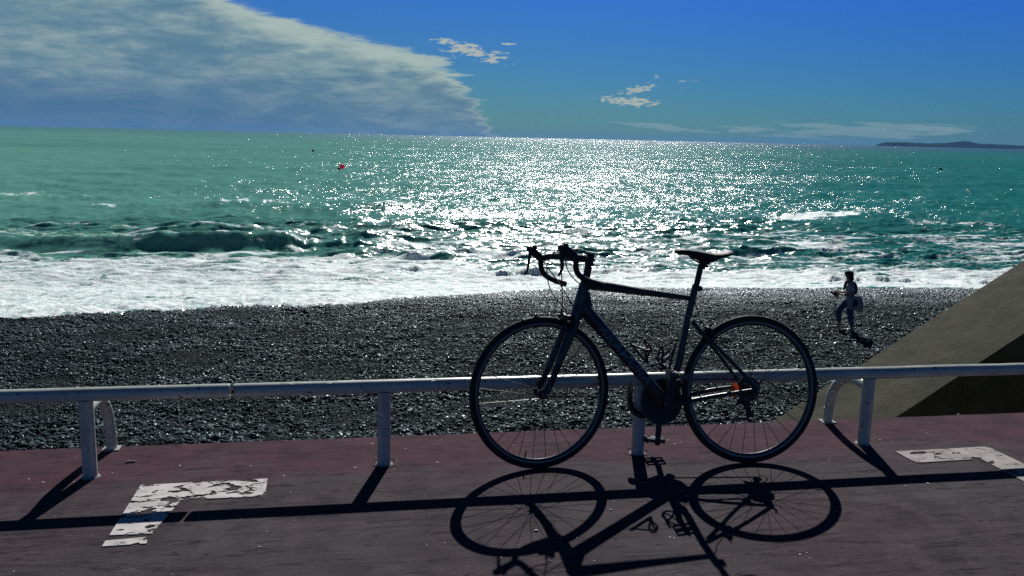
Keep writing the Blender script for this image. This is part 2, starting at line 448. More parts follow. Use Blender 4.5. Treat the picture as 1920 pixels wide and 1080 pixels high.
rail(-4.6, -.516, [-1.080], [-1.080], 'short grey white tube railing on the left ending at the narrow gap', [(-.516, 1)])
rail(-.490, 7.5, [.127, 1.289, 2.433], [2.433], 'long chipped grey white tube railing that the bicycle leans on', [(-.490, -1)])

# ------------------------------------------------------------------ concrete ramp wall on the right
def b_ramp(M, P, out):
    pos = M.new('ShaderNodeNewGeometry').outputs['Position']
    n = M.noise(pos, 4., 6, .62); f = M.noise(pos, 70., 4, .7); g = M.noise(M.mapping(pos, (1, 3, 1)), 1.1, 4)
    base = M.mix(M.step(n, .3, .7), (.050, .051, .032), (.086, .085, .054))
    base = M.mix(M.step(g, .5, .72, 0., .6), base, (.054, .062, .026))
    pit = M.step(M.voro(pos, 42.), .10, .05)
    base = M.mix(M.mul(pit, .55), base, (.03, .028, .018))
    crack = M.step(M.math('ABSOLUTE', M.sub(M.noise(M.mapping(pos, (1.4, 2.5, 1.4)), 2., 6, .6, .4), .5)), .006, 0., 0., .3)
    base = M.mix(crack, base, (.03, .025, .016))
    M.put(P.inputs['Base Color'], base); P.inputs['Roughness'].default_value = .9; P.inputs['Specular IOR Level'].default_value = .2
    M.put(P.inputs['Normal'], M.bump(M.add(M.mul(f, .7), M.add(n, M.mul(pit, -.6))), 1., .022))
m_ramp = material('ramp_render', b_ramp)
def ramp_wall():
    YN = 6.5
    sl_, x0, z0 = .6187, 2.855*YN/4.09, 1.43-1.422*YN/4.09
    y0, y1 = YN, 4.735*YN/4.09
    zt = lambda x: z0+(x-x0)*sl_
    bm = bmesh.new(); nx, ny = 60, 8; xs = np.linspace(-1.0, 15.0, nx); G = []
    for j in range(ny):
        yy = y0+(y1-y0)*j/(ny-1); G.append([bm.verts.new((x, yy + (.006*mnoise.noise(Vector((x*4, j, 0))) if j in (0, ny-1) else 0), zt(x)+.008*mnoise.noise(Vector((x*2.1, yy*3, 0))) - (.012 if j in (0, ny-1) else 0))) for x in xs])
    for j in range(ny-1):
        for i in range(nx-1): bm.faces.new((G[j][i], G[j][i+1], G[j+1][i+1], G[j+1][i]))
    for j, s in ((0, -1), (ny-1, 1)):
        bot = [bm.verts.new((x, y0 if j == 0 else y1, min(zt(x)-.4, -3.6))) for x in xs]
        for i in range(nx-1): bm.faces.new((G[j][i], G[j][i+1], bot[i+1], bot[i]))
    o = mesh_obj('ramp_wall', bm, m_ramp); tag(o, 'sloping olive concrete ramp wall rising beyond the rail on the right', 'ramp')
ramp_wall()

# ------------------------------------------------------------------ beach
SEA = -4.9
def beach_z(x, y):
    return np.interp(y, [4, 12, 22.7, 30, 35.6, 44, 60], [-3.3, -3.42, -3.8, -4.25, -4.84, -5.7, -7.5]) 
bt = Tile(256, 1.7, 3, kmin=2); bt2 = Tile(256, 1.2, 4, kmin=4)
def beach_full(x, y):
    k = 1-sstep(27, 34, y)
    return beach_z(x, y) + k*(.05*bt(x/30, y/22) + .022*bt2(x/6, y/4)) + .006*bt2(x/3, y/3)
shore_px = [(-300, 640), (0, 606), (100, 597), (200, 587), (300, 579), (480, 574), (640, 570), (800, 558), (1000, 546), (1120, 541), (1250, 541), (1400, 541), (1500, 542), (1660, 541), (1830, 542), (1920, 546), (2300, 556)]
sp = []
for x, y in shore_px:
    z = -4.8
    for _ in range(8):
        p = gz(x, y, z); z = float(beach_z(p.x, p.y))
    sp.append((p.x, p.y))
sp = [(-90, sp[0][1]-1)]+sp+[(150, sp[-1][1]+1)]
SX, SY = np.array(sp).T
st = Tile(512, 1.3, 8, kmin=3)
def shore(x): return np.interp(x, SX, SY) + .16*st(x/25, x*0) + .05*st(x/4, x*0+.3)

def b_beach(M, P, out):
    pos = M.new('ShaderNodeNewGeometry').outputs['Position']
    v = M.voro(pos, 26., out='Color'); d = M.voro(pos, 26.); vx = M.xyz(v)
    base = M.mix(vx[0], (.005, .008, .011), (.02, .028, .032))
    M.put(P.inputs['Base Color'], base); P.inputs['Roughness'].default_value = .9; P.inputs['Specular IOR Level'].default_value = .08
    M.put(P.inputs['Normal'], M.bump(M.mul(d, -1.), 1., .03))
m_beach = material('beach_shingle', b_beach)
ny, nx = 160, 220
yy = np.linspace(4.2, 48, ny); xx = np.linspace(-1, 1, nx)
Yg, Xg = np.meshgrid(yy, xx, indexing='ij'); Xg = Xg*(14+Yg*1.6)+Yg*.25
o = grid_mesh('beach', np.stack([Xg, Yg, beach_full(Xg, Yg)-.03], -1).reshape(-1, 3), ny, nx, m_beach); tag(o, kind='structure')

def b_peb(M, P, out):
    rnd = M.new('ShaderNodeObjectInfo').outputs['Random']; pos = M.new('ShaderNodeNewGeometry').outputs['Position']
    x, y, z = M.xyz(pos)
    base = ramp(M, rnd, [(0, (.006, .012, .018)), (.35, (.015, .029, .037)), (.66, (.030, .054, .062)), (.94, (.05, .084, .086)), (1, (.12, .19, .17))])
    wet = M.step(y, 24., 33.)
    base = M.mix(1., base, M.mix(wet, (1., 1., 1.), (1.05, 1.12, 1.4)), 'MULTIPLY')  # bluish reflection of wet stones near the waterline, painted into their colour
    M.put(P.inputs['Base Color'], base)
    r2 = M.math('FRACT', M.mul(rnd, 37.7)); rr = M.sub(.88, M.mul(M.math('POWER', r2, 3.5), .66))
    M.put(P.inputs['Roughness'], M.mix(wet, M.comb(rr, rr, rr), (.33, .33, .33))); P.inputs['IOR'].default_value = 1.36; P.inputs['Specular IOR Level'].default_value = .5; P.inputs['Specular Tint'].default_value = (.62, .95, 1, 1)
m_peb = material('pebble_stone', b_peb)
def pebbles():
    pr = []
    for k in range(4):
        bm = bmesh.new(); fl = (.42, .55, .34, .65)[k]
        ball(bm, (0, 0, 0), (.5, .5*(.62+.1*k), .5*fl), sub=1, fn=lambda p: p*(1+.22*mnoise.noise(p*2.6+Vector((k*5, 0, 0)))))
        me = bpy.data.meshes.new('pebble_shape'); bm.to_mesh(me); bm.free()
        for f in me.polygons: f.use_smooth = True
        me.materials.append(m_peb); pr.append(me)
    N = 640000
    # positions spread evenly over the visible wedge of beach
    y = 11.5 + (1-np.sqrt(rng.random(N)))*0
    u = rng.random(N); y = np.sqrt(11.5**2 + u*(38.5**2-11.5**2)); x = y*(-.47+1.42*rng.random(N))
    keep = y < shore(x)+.4; x, y = x[keep], y[keep]; n = len(x)
    # sizes: bigger stones in drifts
    s = np.clip(rng.lognormal(math.log(.044), .40, n)*(1+.18*bt(x/9, y/7)), .018, .14)
    z = beach_full(x, y)+s*.10
    grp = []
    names = []
    me = bpy.data.meshes.new('shingle_points'); me.vertices.add(n); me.vertices.foreach_set('co', np.stack([x, y, z], -1).astype(np.float32).ravel())
    at = me.attributes.new('psize', 'FLOAT', 'POINT'); at.data.foreach_set('value', s.astype(np.float32))
    rot = np.stack([rng.normal(0, .27, n), rng.normal(0, .27, n), rng.random(n)*6.283], -1).astype(np.float32)
    at = me.attributes.new('prot', 'FLOAT_VECTOR', 'POINT'); at.data.foreach_set('vector', rot.ravel())
    o = bpy.data.objects.new('shingle', me); C.objects.link(o); me.materials.append(m_peb)
    tag(o, 'dark wet grey pebbles covering the beach below the promenade', 'pebbles', kind='stuff')
    ng = bpy.data.node_groups.new('shingle_nodes', 'GeometryNodeTree')
    ng.interface.new_socket('Geometry', in_out='INPUT', socket_type='NodeSocketGeometry'); ng.interface.new_socket('Geometry', in_out='OUTPUT', socket_type='NodeSocketGeometry')
    nd = ng.nodes; lk = ng.links
    gi = nd.new('NodeGroupInput'); go = nd.new('NodeGroupOutput'); ip = nd.new('GeometryNodeInstanceOnPoints')
    # build the stone shapes inside the tree: noise-displaced, flattened icospheres
    jn = nd.new('GeometryNodeGeometryToInstance')
    for k, (sx, sy, sz) in enumerate(((1, .72, .34), (1, .62, .42), (1, .85, .27), (1, .78, .48), (1, .55, .36))):
        ic = nd.new('GeometryNodeMeshIcoSphere'); ic.inputs['Radius'].default_value = .5; ic.inputs['Subdivisions'].default_value = 2
        sp_ = nd.new('GeometryNodeSetPosition'); ps = nd.new('GeometryNodeInputPosition')
        nz = nd.new('ShaderNodeTexNoise'); nz.noise_dimensions = '4D'; nz.inputs['Scale'].default_value = 1.7; nz.inputs['Detail'].default_value = 1.; nz.inputs['W'].default_value = k*7.3
        lk.new(ps.outputs[0], nz.inputs['Vector'])
        vm = nd.new('ShaderNodeVectorMath'); vm.operation = 'MULTIPLY'; vm.inputs[1].default_value = (sx, sy, sz)
        ad = nd.new('ShaderNodeMath'); ad.operation = 'ADD'; ad.inputs[1].default_value = .5; lk.new(nz.outputs[0], ad.inputs[0])
        sc = nd.new('ShaderNodeVectorMath'); sc.operation = 'SCALE'; lk.new(ps.outputs[0], sc.inputs[0]); lk.new(ad.outputs[0], sc.inputs['Scale'])
        lk.new(sc.outputs[0], vm.inputs[0]); lk.new(vm.outputs[0], sp_.inputs['Position']); lk.new(ic.outputs[0], sp_.inputs['Geometry'])
        sm = nd.new('GeometryNodeSetMaterial'); sm.inputs['Material'].default_value = m_peb; lk.new(sp_.outputs[0], sm.inputs[0])
        ss = nd.new('GeometryNodeSetShadeSmooth'); lk.new(sm.outputs[0], ss.inputs[0]); lk.new(ss.outputs[0], jn.inputs[0])
    lk.new(gi.outputs[0], ip.inputs['Points']); lk.new(jn.outputs[0], ip.inputs['Instance']); ip.inputs['Pick Instance'].default_value = True
    a1 = nd.new('GeometryNodeInputNamedAttribute'); a1.data_type = 'FLOAT'; a1.inputs['Name'].default_value = 'psize'
    a2 = nd.new('GeometryNodeInputNamedAttribute'); a2.data_type = 'FLOAT_VECTOR'; a2.inputs['Name'].default_value = 'prot'
    lk.new(a1.outputs['Attribute'], ip.inputs['Scale']); e2r = nd.new('FunctionNodeEulerToRotation'); lk.new(a2.outputs['Attribute'], e2r.inputs[0]); lk.new(e2r.outputs[0], ip.inputs['Rotation'])
    lk.new(ip.outputs[0], go.inputs[0])
    md = o.modifiers.new('shingle', 'NODES'); md.node_group = ng
    for me_ in pr: bpy.data.meshes.remove(me_)
pebbles()

# ------------------------------------------------------------------ sea
def b_sea(M, P, out):
    g = M.new('ShaderNodeNewGeometry'); pos = g.outputs['Position']; nrm = g.outputs['Normal']; x, y, z = M.xyz(pos)
    foam = M.new('ShaderNodeAttribute', attribute_name='foam').outputs['Fac']
    # water
    azm = M.math('DIVIDE', x, y)
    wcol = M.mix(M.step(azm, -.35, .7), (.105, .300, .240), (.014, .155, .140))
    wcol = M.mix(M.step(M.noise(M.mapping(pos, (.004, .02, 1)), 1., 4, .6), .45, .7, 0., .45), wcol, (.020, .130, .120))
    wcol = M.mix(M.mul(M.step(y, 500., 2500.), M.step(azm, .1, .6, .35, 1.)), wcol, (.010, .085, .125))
    # slope noise: ripples near, longer waves further out
    def slopes(sc, det, rough, k):
        n = M.noise(M.mapping(pos, (sc*.8, sc*1.25, 1)), 1., det, rough, out=1)
        return M.vmath('MULTIPLY', M.vmath('SUBTRACT', n, (.5, .5, .5)), (k, k, 0.))
    near = M.step(y, 500., 150.); mid = M.step(y, 20000., 4000., .8, 1.)
    v = slopes(.35, 4, .6, .5)
    v1 = M.vmath('SCALE', slopes(2.8, 3, .75, 2.0), sc=mid); v2 = M.vmath('SCALE', slopes(7.5, 3, .65, 1.1), sc=M.mul(near, M.step(y, 50., 75., .35, 1.)))
    v3 = slopes(.06, 3, .6, .35)
    v = M.vmath('ADD', M.vmath('ADD', v, v3), M.vmath('ADD', v1, v2))
    shal = M.step(y, 48., 85., .42, 1.)
    calm = M.mul(shal, M.step(M.noise(M.mapping(pos, (.01, .035, 1)), 1., 4, .6), .35, .62, .72, 1.15))
    nn = M.vmath('NORMALIZE', M.vmath('ADD', nrm, M.vmath('SCALE', v, sc=calm)))
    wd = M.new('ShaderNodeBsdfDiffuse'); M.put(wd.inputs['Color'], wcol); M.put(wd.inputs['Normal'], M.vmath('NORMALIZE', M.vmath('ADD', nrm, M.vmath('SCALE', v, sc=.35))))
    wg = M.new('ShaderNodeBsdfGlossy'); M.put(wg.inputs['Normal'], nn); wg.inputs['Roughness'].default_value = .17
    frn = M.new('ShaderNodeFresnel'); frn.inputs['IOR'].default_value = 1.33; M.put(frn.inputs['Normal'], nn)
    wx = M.new('ShaderNodeMixShader'); M.put(wx.inputs[0], M.math('MINIMUM', frn.outputs[0], M.step(y, 120., 3000., .115, .30))); M.l.new(wd.outputs[0], wx.inputs[1]); M.l.new(wg.outputs[0], wx.inputs[2]); P = wx
    # foam
    wv = M.vmath('ADD', pos, M.vmath('SCALE', M.vmath('SUBTRACT', M.noise(pos, .8, 4, .6, out=1), (.5, .5, .5)), sc=1.5))
    lace = M.voro(M.mapping(wv, (.62, .62, .2)), 1., 'DISTANCE_TO_EDGE')
    lace2 = M.voro(M.mapping(wv, (2.1, 2.1, .5)), 1., 'DISTANCE_TO_EDGE')
    ln = M.math('MINIMUM', M.mul(lace, 1.15), M.mul(lace2, 1.8))
    fine = M.add(M.mul(M.noise(M.mapping(pos, (1.4, 1.9, 1)), 2.2, 6, .7), .5), M.mul(M.noise(M.mapping(wv, (.55, 2.6, 1)), 1.1, 6, .68), .5))
    fl = M.add(M.add(M.mul(ln, -1.1), foam), M.mul(M.sub(fine, .5), 2.1))
    fm = M.step(fl, .22, .60)
    F = M.new('ShaderNodeBsdfPrincipled'); F.inputs['Roughness'].default_value = .62; F.inputs['Specular IOR Level'].default_value = .25
    ff = M.noise(pos, 7., 5, .7)
    fcol = M.mix(M.step(M.add(M.mul(M.noise(M.mapping(wv, (.6, 2.0, 1)), 1.2, 6, .68), .6), M.mul(M.noise(pos, 2.3, 5, .7), .4)), .38, .60), (.46, .62, .62), (.90, .94, .92))
    M.put(F.inputs['Base Color'], fcol)
    M.put(F.inputs['Normal'], M.bump(M.add(ff, M.mul(fine, 2.2)), .55, .08))
    mx = M.new('ShaderNodeMixShader'); M.put(mx.inputs[0], fm); M.l.new(P.outputs[0], mx.inputs[1]); M.l.new(F.outputs[0], mx.inputs[2])
    M.l.new(mx.outputs[0], out.inputs[0])
m_sea = material('sea_water', b_sea)
def s1(X, L, seed, n=7):
    """smooth one-dimensional wander, roughly -1..1"""
    r = np.random.default_rng(seed); out = 0
    for k in range(n): out = out + r.uniform(.5, 1)/(1+k*.55)*np.sin(X*2*PI*(k+1)**1.15/L + r.uniform(0, 6.28))
    return out/1.7
def sea():
    y = np.concatenate([np.linspace(26.5, 36, 90, endpoint=False), np.linspace(36, 66, 280, endpoint=False), np.geomspace(66, 400, 170, endpoint=False), np.geomspace(400, 30000, 70)])
    nc = 780; t = np.linspace(-.62, 1.12, nc)
    Yg, Tg = np.meshgrid(y, t, indexing='ij'); wide = 1+1.6*np.clip((np.abs(Tg-.25)-.70)/.17, 0, 1)**2
    X, Y = (Tg-.25)*wide*Yg + .25*Yg, Yg
    sw = Tile(512, 2.3, 21, ax=1.0, ay=.55, kmin=3); ch = Tile(512, 2.0, 22, ax=1., ay=.7, kmin=6); fo = Tile(512, 1.1, 23, kmin=4); fo2 = Tile(512, 1.7, 24, ax=1.5, ay=.6, kmin=3)
    hum = Tile(512, 2.4, 26, ax=1., ay=.6, kmin=5)
    h = sstep(40, 75, Y)*(.15*sw(X/170, Y/120) + .10*ch(X/60, Y/44+.3))/(1+Y/900)
    h += .035*ch(X/17, Y/13+.1)*sstep(160, 80, Y)*sstep(50, 60, Y)
    # the breaking wave on the left: a smooth dark wall that ends near the middle
    wan = .8*s1(X, 60, 1); yc = 49.4 + wan
    Aend = sstep(-2.6, -3.6, X)
    A = Aend*(.74+.12*s1(X, 34, 3)+.20*np.exp(-((X+7.5)/4.5)**2)) 
    A = A*(1+.05*hum(X/14, Y/30)+.05*s1(X, 5, 60)) + .34*sstep(-3.9, -2.8, X)*sstep(5, -1.5, X)*(1+.4*s1(X, 4, 61)); A = np.clip(A, 0, 1.2); d = Y-yc
    front = np.exp(-(np.clip(-d, 0, None)/.95)**2.0); back = np.exp(-(np.clip(d, 0, None)/3.4)**1.6)
    h += A*np.where(d < 0, front, back)
    # second smaller rise behind it, then the broken swell toward the right
    yc1 = 53.4+.7*s1(X, 40, 4); d1 = Y-yc1; A1 = .50*np.exp(-((X+7)/7.5)**2)+.16; h += A1*np.where(d1 < 0, np.exp(-(np.abs(d1)/1.2)**2), np.exp(-(d1/2.6)**2))
    yr = 46.6+1.0*s1(X, 50, 5)-.02*X; dr = Y-yr; Ar = sstep(-2.5, 2, X)*np.clip(.24+.16*s1(X, 26, 6)+.07*s1(X, 7, 16), .04, .42)
    h += Ar*np.where(dr < 0, np.exp(-(np.abs(dr)/1.1)**2), np.exp(-(dr/2.4)**2))
    yc2 = 60+1.1*s1(X, 70, 7); d2 = Y-yc2; A2 = np.clip(.26+.2*s1(X, 45, 8), 0, .6); h += A2*np.where(d2 < 0, np.exp(-(np.abs(d2)/1.4)**2), np.exp(-(d2/3.5)**2))
    yc3 = 74+2*s1(X, 110, 9); d3 = Y-yc3; A3 = np.clip(.22+.22*s1(X, 80, 10), 0, .55); h += A3*np.where(d3 < 0, np.exp(-(np.abs(d3)/1.8)**2), np.exp(-(d3/5)**2))
    # hummocky broken water around and behind the breakers
    zone = sstep(66, 56, Y)*sstep(44.5, 48, Y+1.2*sstep(-3, 2, X)*2); calmface = 1-.93*np.exp(-((d+.55)/1.0)**2)*Aend
    h += zone*calmface*((.085-.03*sstep(0, 8, X))*hum(X/34, Y/22)+(.036-.012*sstep(0, 8, X))*hum(X/12, Y/8+.4)+.010*fo2(X/6, Y/5))
    wash = sstep(48.6, 46.2, Y-wan)
    h += wash*(.050*hum(X/18, Y/11)+.016*fo2(X/7, Y/5)+.010*fo(X/6, Y/5))
    z = SEA + h
    # run-up over the beach
    sh = shore(X); runup = sstep(4.5, 0., Y-sh); q = Y-sh
    bz = beach_full(X, Y); film = bz + .055 + .07*sstep(.05, 1.0, q) + (.012*fo(X/5, Y/4)+.022*hum(X/9, Y/6))*sstep(.0, 1., q)
    z = np.where(Y < sh+14, np.maximum(z*(1-runup)+film*runup, film), z)
    lip = np.zeros_like(X)
    # small bores pushing over the thin foam: shaded lips seen from the shore
    for (xa, ya, xb, yb, hgt, sd_) in ((905, 512, 1045, 511, .26, 1), (1535, 526, 1625, 523, .24, 2), (1625, 525, 1725, 529, .22, 3), (742, 500, 792, 501, .18, 4), (1795, 537, 1870, 543, .20, 5), (1100, 506, 1190, 508, .12, 6)):
        pa, pb = gz(xa, ya, -4.80), gz(xb, yb, -4.80)
        tt = np.clip((X-pa.x)/(pb.x-pa.x), -.3, 1.3); yl = pa.y+(pb.y-pa.y)*tt+.22*s1(X, 2.6, sd_+30)
        amp = hgt*sstep(-.1, .25, tt)*sstep(1.1, .75, tt)*np.clip(.75+.45*s1(X, 1.5, sd_+40), .2, 1.3); dd = Y-yl
        b_ = np.clip(amp, 0, .5)*np.where(dd < 0, np.exp(-(np.abs(dd)/.07)**2), np.exp(-(dd/1.1)**1.5)); z += b_
    z = np.where(Y < sh, bz - .12*sstep(0, .35, sh-Y), z)
    # ---- foam amount
    leftw = sstep(2, -4, X)
    fly = np.where(X < -3, 46.9, 0)+np.where(X >= -3, 46.9-6.0*sstep(-3, 13, X), 0)
    foam = .80*sstep(fly+1.6, fly-1.4, Y-wan-.5*fo2(X/9, Y/30))
    foam += .12*sstep(43, 38, Y)
    face = np.exp(-((d+.5)/.62)**2)*Aend
    foam *= 1-.97*face; foam = np.maximum(foam, face*(.14+.12*fo2(X/10, Y/6)))
    foot = np.exp(-((d+1.75)/.55)**2)*leftw*(.46+.16*fo2(X/14, Y/4)); foam = np.where((d < -.95) & (d > -2.3), np.minimum(foam, .58), foam); foam = np.maximum(foam, foot*(1-face))
    foam = np.maximum(foam, np.exp(-((d-.1)/.32)**2)*Aend*(.42+.20*s1(X, 9, 50)+.1*fo(X/9, Y/9)))
    # torn end of the wave
    foam = np.maximum(foam, np.exp(-((X+3.0)/.7)**2)*np.exp(-((d+.3)/1.2)**2)*.75)
    zone2 = sstep(64, 54, Y+2*fo2(X/30, Y/20))*sstep(48.5, 50.5, Y-wan*Aend)
    foam = np.maximum(foam, zone2*(.39+.17*fo2(X/26, Y/12))*(1-.8*np.exp(-((d1+.9)/.8)**2)*np.exp(-((X+7)/6)**2)))
    right = sstep(-3, 4, X)
    foam = np.maximum(foam, right*sstep(56, 46, Y)*(.44-.05*sstep(6, 16, X)+.17*fo2(X/34, Y/7)))
    foam *= 1-.6*np.exp(-((dr+.55)/.5)**2)*sstep(.2, .4, Ar)
    foam = np.maximum(foam, np.exp(-((dr-.15)/.35)**2)*sstep(.22, .4, Ar)*(.55+.2*fo2(X/12, Y/9)))
    foam = np.maximum(foam, np.exp(-((d3-.2)/.9)**2)*sstep(.36, .5, A3)*.5)
    for (xa, ya, xb, yb, wd, am) in ((1400, 411, 1665, 402, 1.9, .78), (1560, 398, 1660, 404, 1.8, .62), (410, 387, 470, 389, 1.2, .72), (0, 361, 120, 370, 1.0, .62), (110, 386, 230, 388, 1., .52), (840, 385, 1050, 390, 1.3, .52), (1240, 397, 1420, 405, 1.5, .52), (480, 389, 560, 391, .9, .5), (1700, 418, 1900, 424, 2.4, .48), (1580, 440, 1800, 448, 2.0, .5)):
        pa, pb = gz(xa, ya, SEA), gz(xb, yb, SEA)
        tt = (X-pa.x)/(pb.x-pa.x); yl = pa.y+(pb.y-pa.y)*tt+1.0*s1(X, 22, int(xa))
        foam = np.maximum(foam, np.exp(-((Y-yl)/wd)**2)*sstep(-.1, .15, tt)*sstep(1.1, .85, tt)*(am+.15*fo(X/8, Y/8)))
    foam = np.maximum(foam, .97*sstep(3.2, .8, q))
    foam += .17*fo2(X/24, Y/13)*sstep(.2, .6, foam)
    foam = np.clip(foam, 0, 1.2) - .38*sstep(.55, 0., q)
    o = grid_mesh('sea', np.stack([X, Y, z], -1).reshape(-1, 3), len(y), nc, m_sea, {'foam': foam}); tag(o, kind='structure')
sea()

# island on the horizon
def island():
    D = 14000.; dirs = [(1640, 0), (1652, 4.5), (1662, 6.3), (1700, 6.5), (1740, 5.8), (1775, 7.0), (1795, 9.3), (1808, 10.5), (1820, 9.6), (1832, 7.2), (1860, 6.8), (1880, 6.4), (1905, 5.8), (1935, 5.2), (1990, 5), (2060, 6), (2130, 3), (2170, 0)]
    bm = bmesh.new(); rows = []
    xs = np.linspace(1640, 2170, 160)
    hs = np.interp(xs, [d[0] for d in dirs], [d[1] for d in dirs])
    fr = [(0, 0.), (60, .25), (260, .72), (600, 1.0), (1000, .9), (1700, .4), (2300, 0)]
    for off, k in fr:
        r = []
        for x, h in zip(xs, hs):
            ra = ray(x, 270); a = math.atan2(ra.x, ra.y); rr = D+off+120*mnoise.noise(Vector((x*.03, off, 0)))
            hh = h/1650*D*k*(1+.10*mnoise.noise(Vector((x*.15, off*.01, 2)))+.05*mnoise.noise(Vector((x*.6, off*.01, 5)))) if k else -8
            r.append(bm.verts.new((math.sin(a)*rr, math.cos(a)*rr, SEA+hh*1.1)))
        rows.append(r)
    for j in range(len(rows)-1):
        for i in range(len(xs)-1): bm.faces.new((rows[j][i], rows[j][i+1], rows[j+1][i+1], rows[j+1][i]))
    def b(M, P, out):
        pos = M.new('ShaderNodeNewGeometry').outputs['Position']
        M.put(P.inputs['Base Color'], M.mix(M.step(M.noise(pos, .01, 5, .6), .4, .65), (.012, .022, .022), (.025, .038, .032))); P.inputs['Roughness'].default_value = 1
        P.inputs['Specular IOR Level'].default_value = 0
    o = mesh_obj('island', bm, material('island_slopes', b)); tag(o, 'low dark blue wooded island on the horizon at far right', 'island', kind='structure')
    ra = ray(1809, 262); a = math.atan2(ra.x, ra.y); bm = bmesh.new()
    c = (math.sin(a)*(D+600), math.cos(a)*(D+600))
    tube(bm, [(c[0], c[1], SEA+80), (c[0], c[1], SEA+112)], [7, 4], 8); tube(bm, [(c[0], c[1], SEA+112), (c[0], c[1], SEA+118)], [6, 3], 8)
    t = mesh_obj('lighthouse', bm, mat_w('far_tower', (.2, .22, .25), .9)); tag(t, 'tiny tower on the hump of the distant island', 'tower')
island()

# haze: the thin sea air that turns the island blue
def haze():
    bm = bmesh.new(); box(bm, (0, 15000, 72), (60000, 40000, 170)); mt = bpy.data.materials.new('sea_air'); mt.use_nodes = True; nt = mt.node_tree; nt.nodes.clear()
    o = nt.nodes.new('ShaderNodeOutputMaterial'); v = nt.nodes.new('ShaderNodeVolumePrincipled'); v.inputs['Color'].default_value = (.20, .50, .95, 1); v.inputs['Density'].default_value = 2.2e-5; v.inputs['Anisotropy'].default_value = .0
    nt.links.new(v.outputs[0], o.inputs['Volume']); h = mesh_obj('haze', bm, mt, smooth=False); tag(h, kind='stuff')
haze()

# ------------------------------------------------------------------ bicycle
m_tyre = mat_w('tyre_rubber', (.012, .012, .013), .75, amt=.3, scale=90)
m_rim = mat_w('black_alloy_rim', (.018, .02, .022), .32, amt=.2, scale=60)
m_track = mat_w('brake_track', (.16, .17, .18), .38, metal=.6, amt=.25, scale=80)
m_frame = mat_w('dark_blue_frame_paint', (.020, .028, .033), .32, amt=.15, scale=25, bump=.03)
m_frameg = mat_w('grey_frame_paint', (.032, .048, .058), .34, amt=.15, scale=25, bump=.03)
m_decal = mat_w('frame_decal', (.13, .19, .22), .35, amt=.2, scale=60)
m_blk = mat_w('black_plastic', (.013, .013, .015), .5, amt=.2, scale=60)
m_tape = mat_w('bar_tape', (.012, .012, .014), .7, amt=.3, scale=90, bump=.5)
m_alu = mat_w('worn_aluminium', (.42, .43, .44), .32, metal=.9, amt=.2, scale=90)
m_steel = mat_w('dark_steel', (.09, .09, .095), .38, metal=.9, amt=.3, scale=120)
m_spoke = mat_w('black_spoke', (.03, .03, .032), .35, metal=.5, amt=.1, scale=20)
def b_or(M, P, out):
    tr = M.new('ShaderNodeBsdfTranslucent'); tr.inputs[0].default_value = (.78, .30, .05, 1); mx = M.new('ShaderNodeMixShader'); mx.inputs[0].default_value = .5
    M.l.new(P.outputs[0], mx.inputs[1]); M.l.new(tr.outputs[0], mx.inputs[2]); M.l.new(mx.outputs[0], out.inputs[0])
m_orange = material('orange_reflector', b_or, (.60, .18, .03), .3)
m_cable = mat_w('cable_housing', (.014, .014, .016), .45, amt=.2, scale=60)
m_saddle = mat_w('saddle_cover', (.010, .010, .012), .62, amt=.2, scale=80)

F0, R0 = gz(1017, 878), gz(1406, 868)
LEAN = math.radians(7.0)
ux = (R0-F0).normalized(); vz = Vector((0, math.sin(LEAN), math.cos(LEAN))); vz = (vz-ux*vz.dot(ux)).normalized(); ay = vz.cross(ux)
MB = Matrix((ux*.95, ay, vz)).transposed().to_4x4(); MB.translation = F0
MBi = MB.inverted()
bike = empty('road_bicycle', MB)
tag(bike, 'dark blue road bicycle leaning against the tube railing above the pebble beach', 'bicycle')
def B(x, y, w=0.):
    """photo pixel -> bicycle-local point, w metres towards the viewer's side"""
    n = -ay; return MBi @ on_plane(x, y, n, n.dot(F0)+w)
# steered front end
ax0, ax1 = B(1077, 600), B(1104, 480); axd = (ax1-ax0).normalized()
STEER = math.radians(9.)
RS = Matrix.Rotation(STEER, 3, axd)     # turns the front of the wheel towards the viewer
nloc = RS @ Vector((0, -1, 0))
o_w = MB @ ax0; n_w = (MB.to_3x3().inverted().transposed() @ nloc).normalized()
nl_scale = (MB.to_3x3() @ nloc).dot(n_w)
def SP(x, y, w=0.):
    return MBi @ on_plane(x, y, n_w, n_w.dot(o_w)+w*nl_scale)

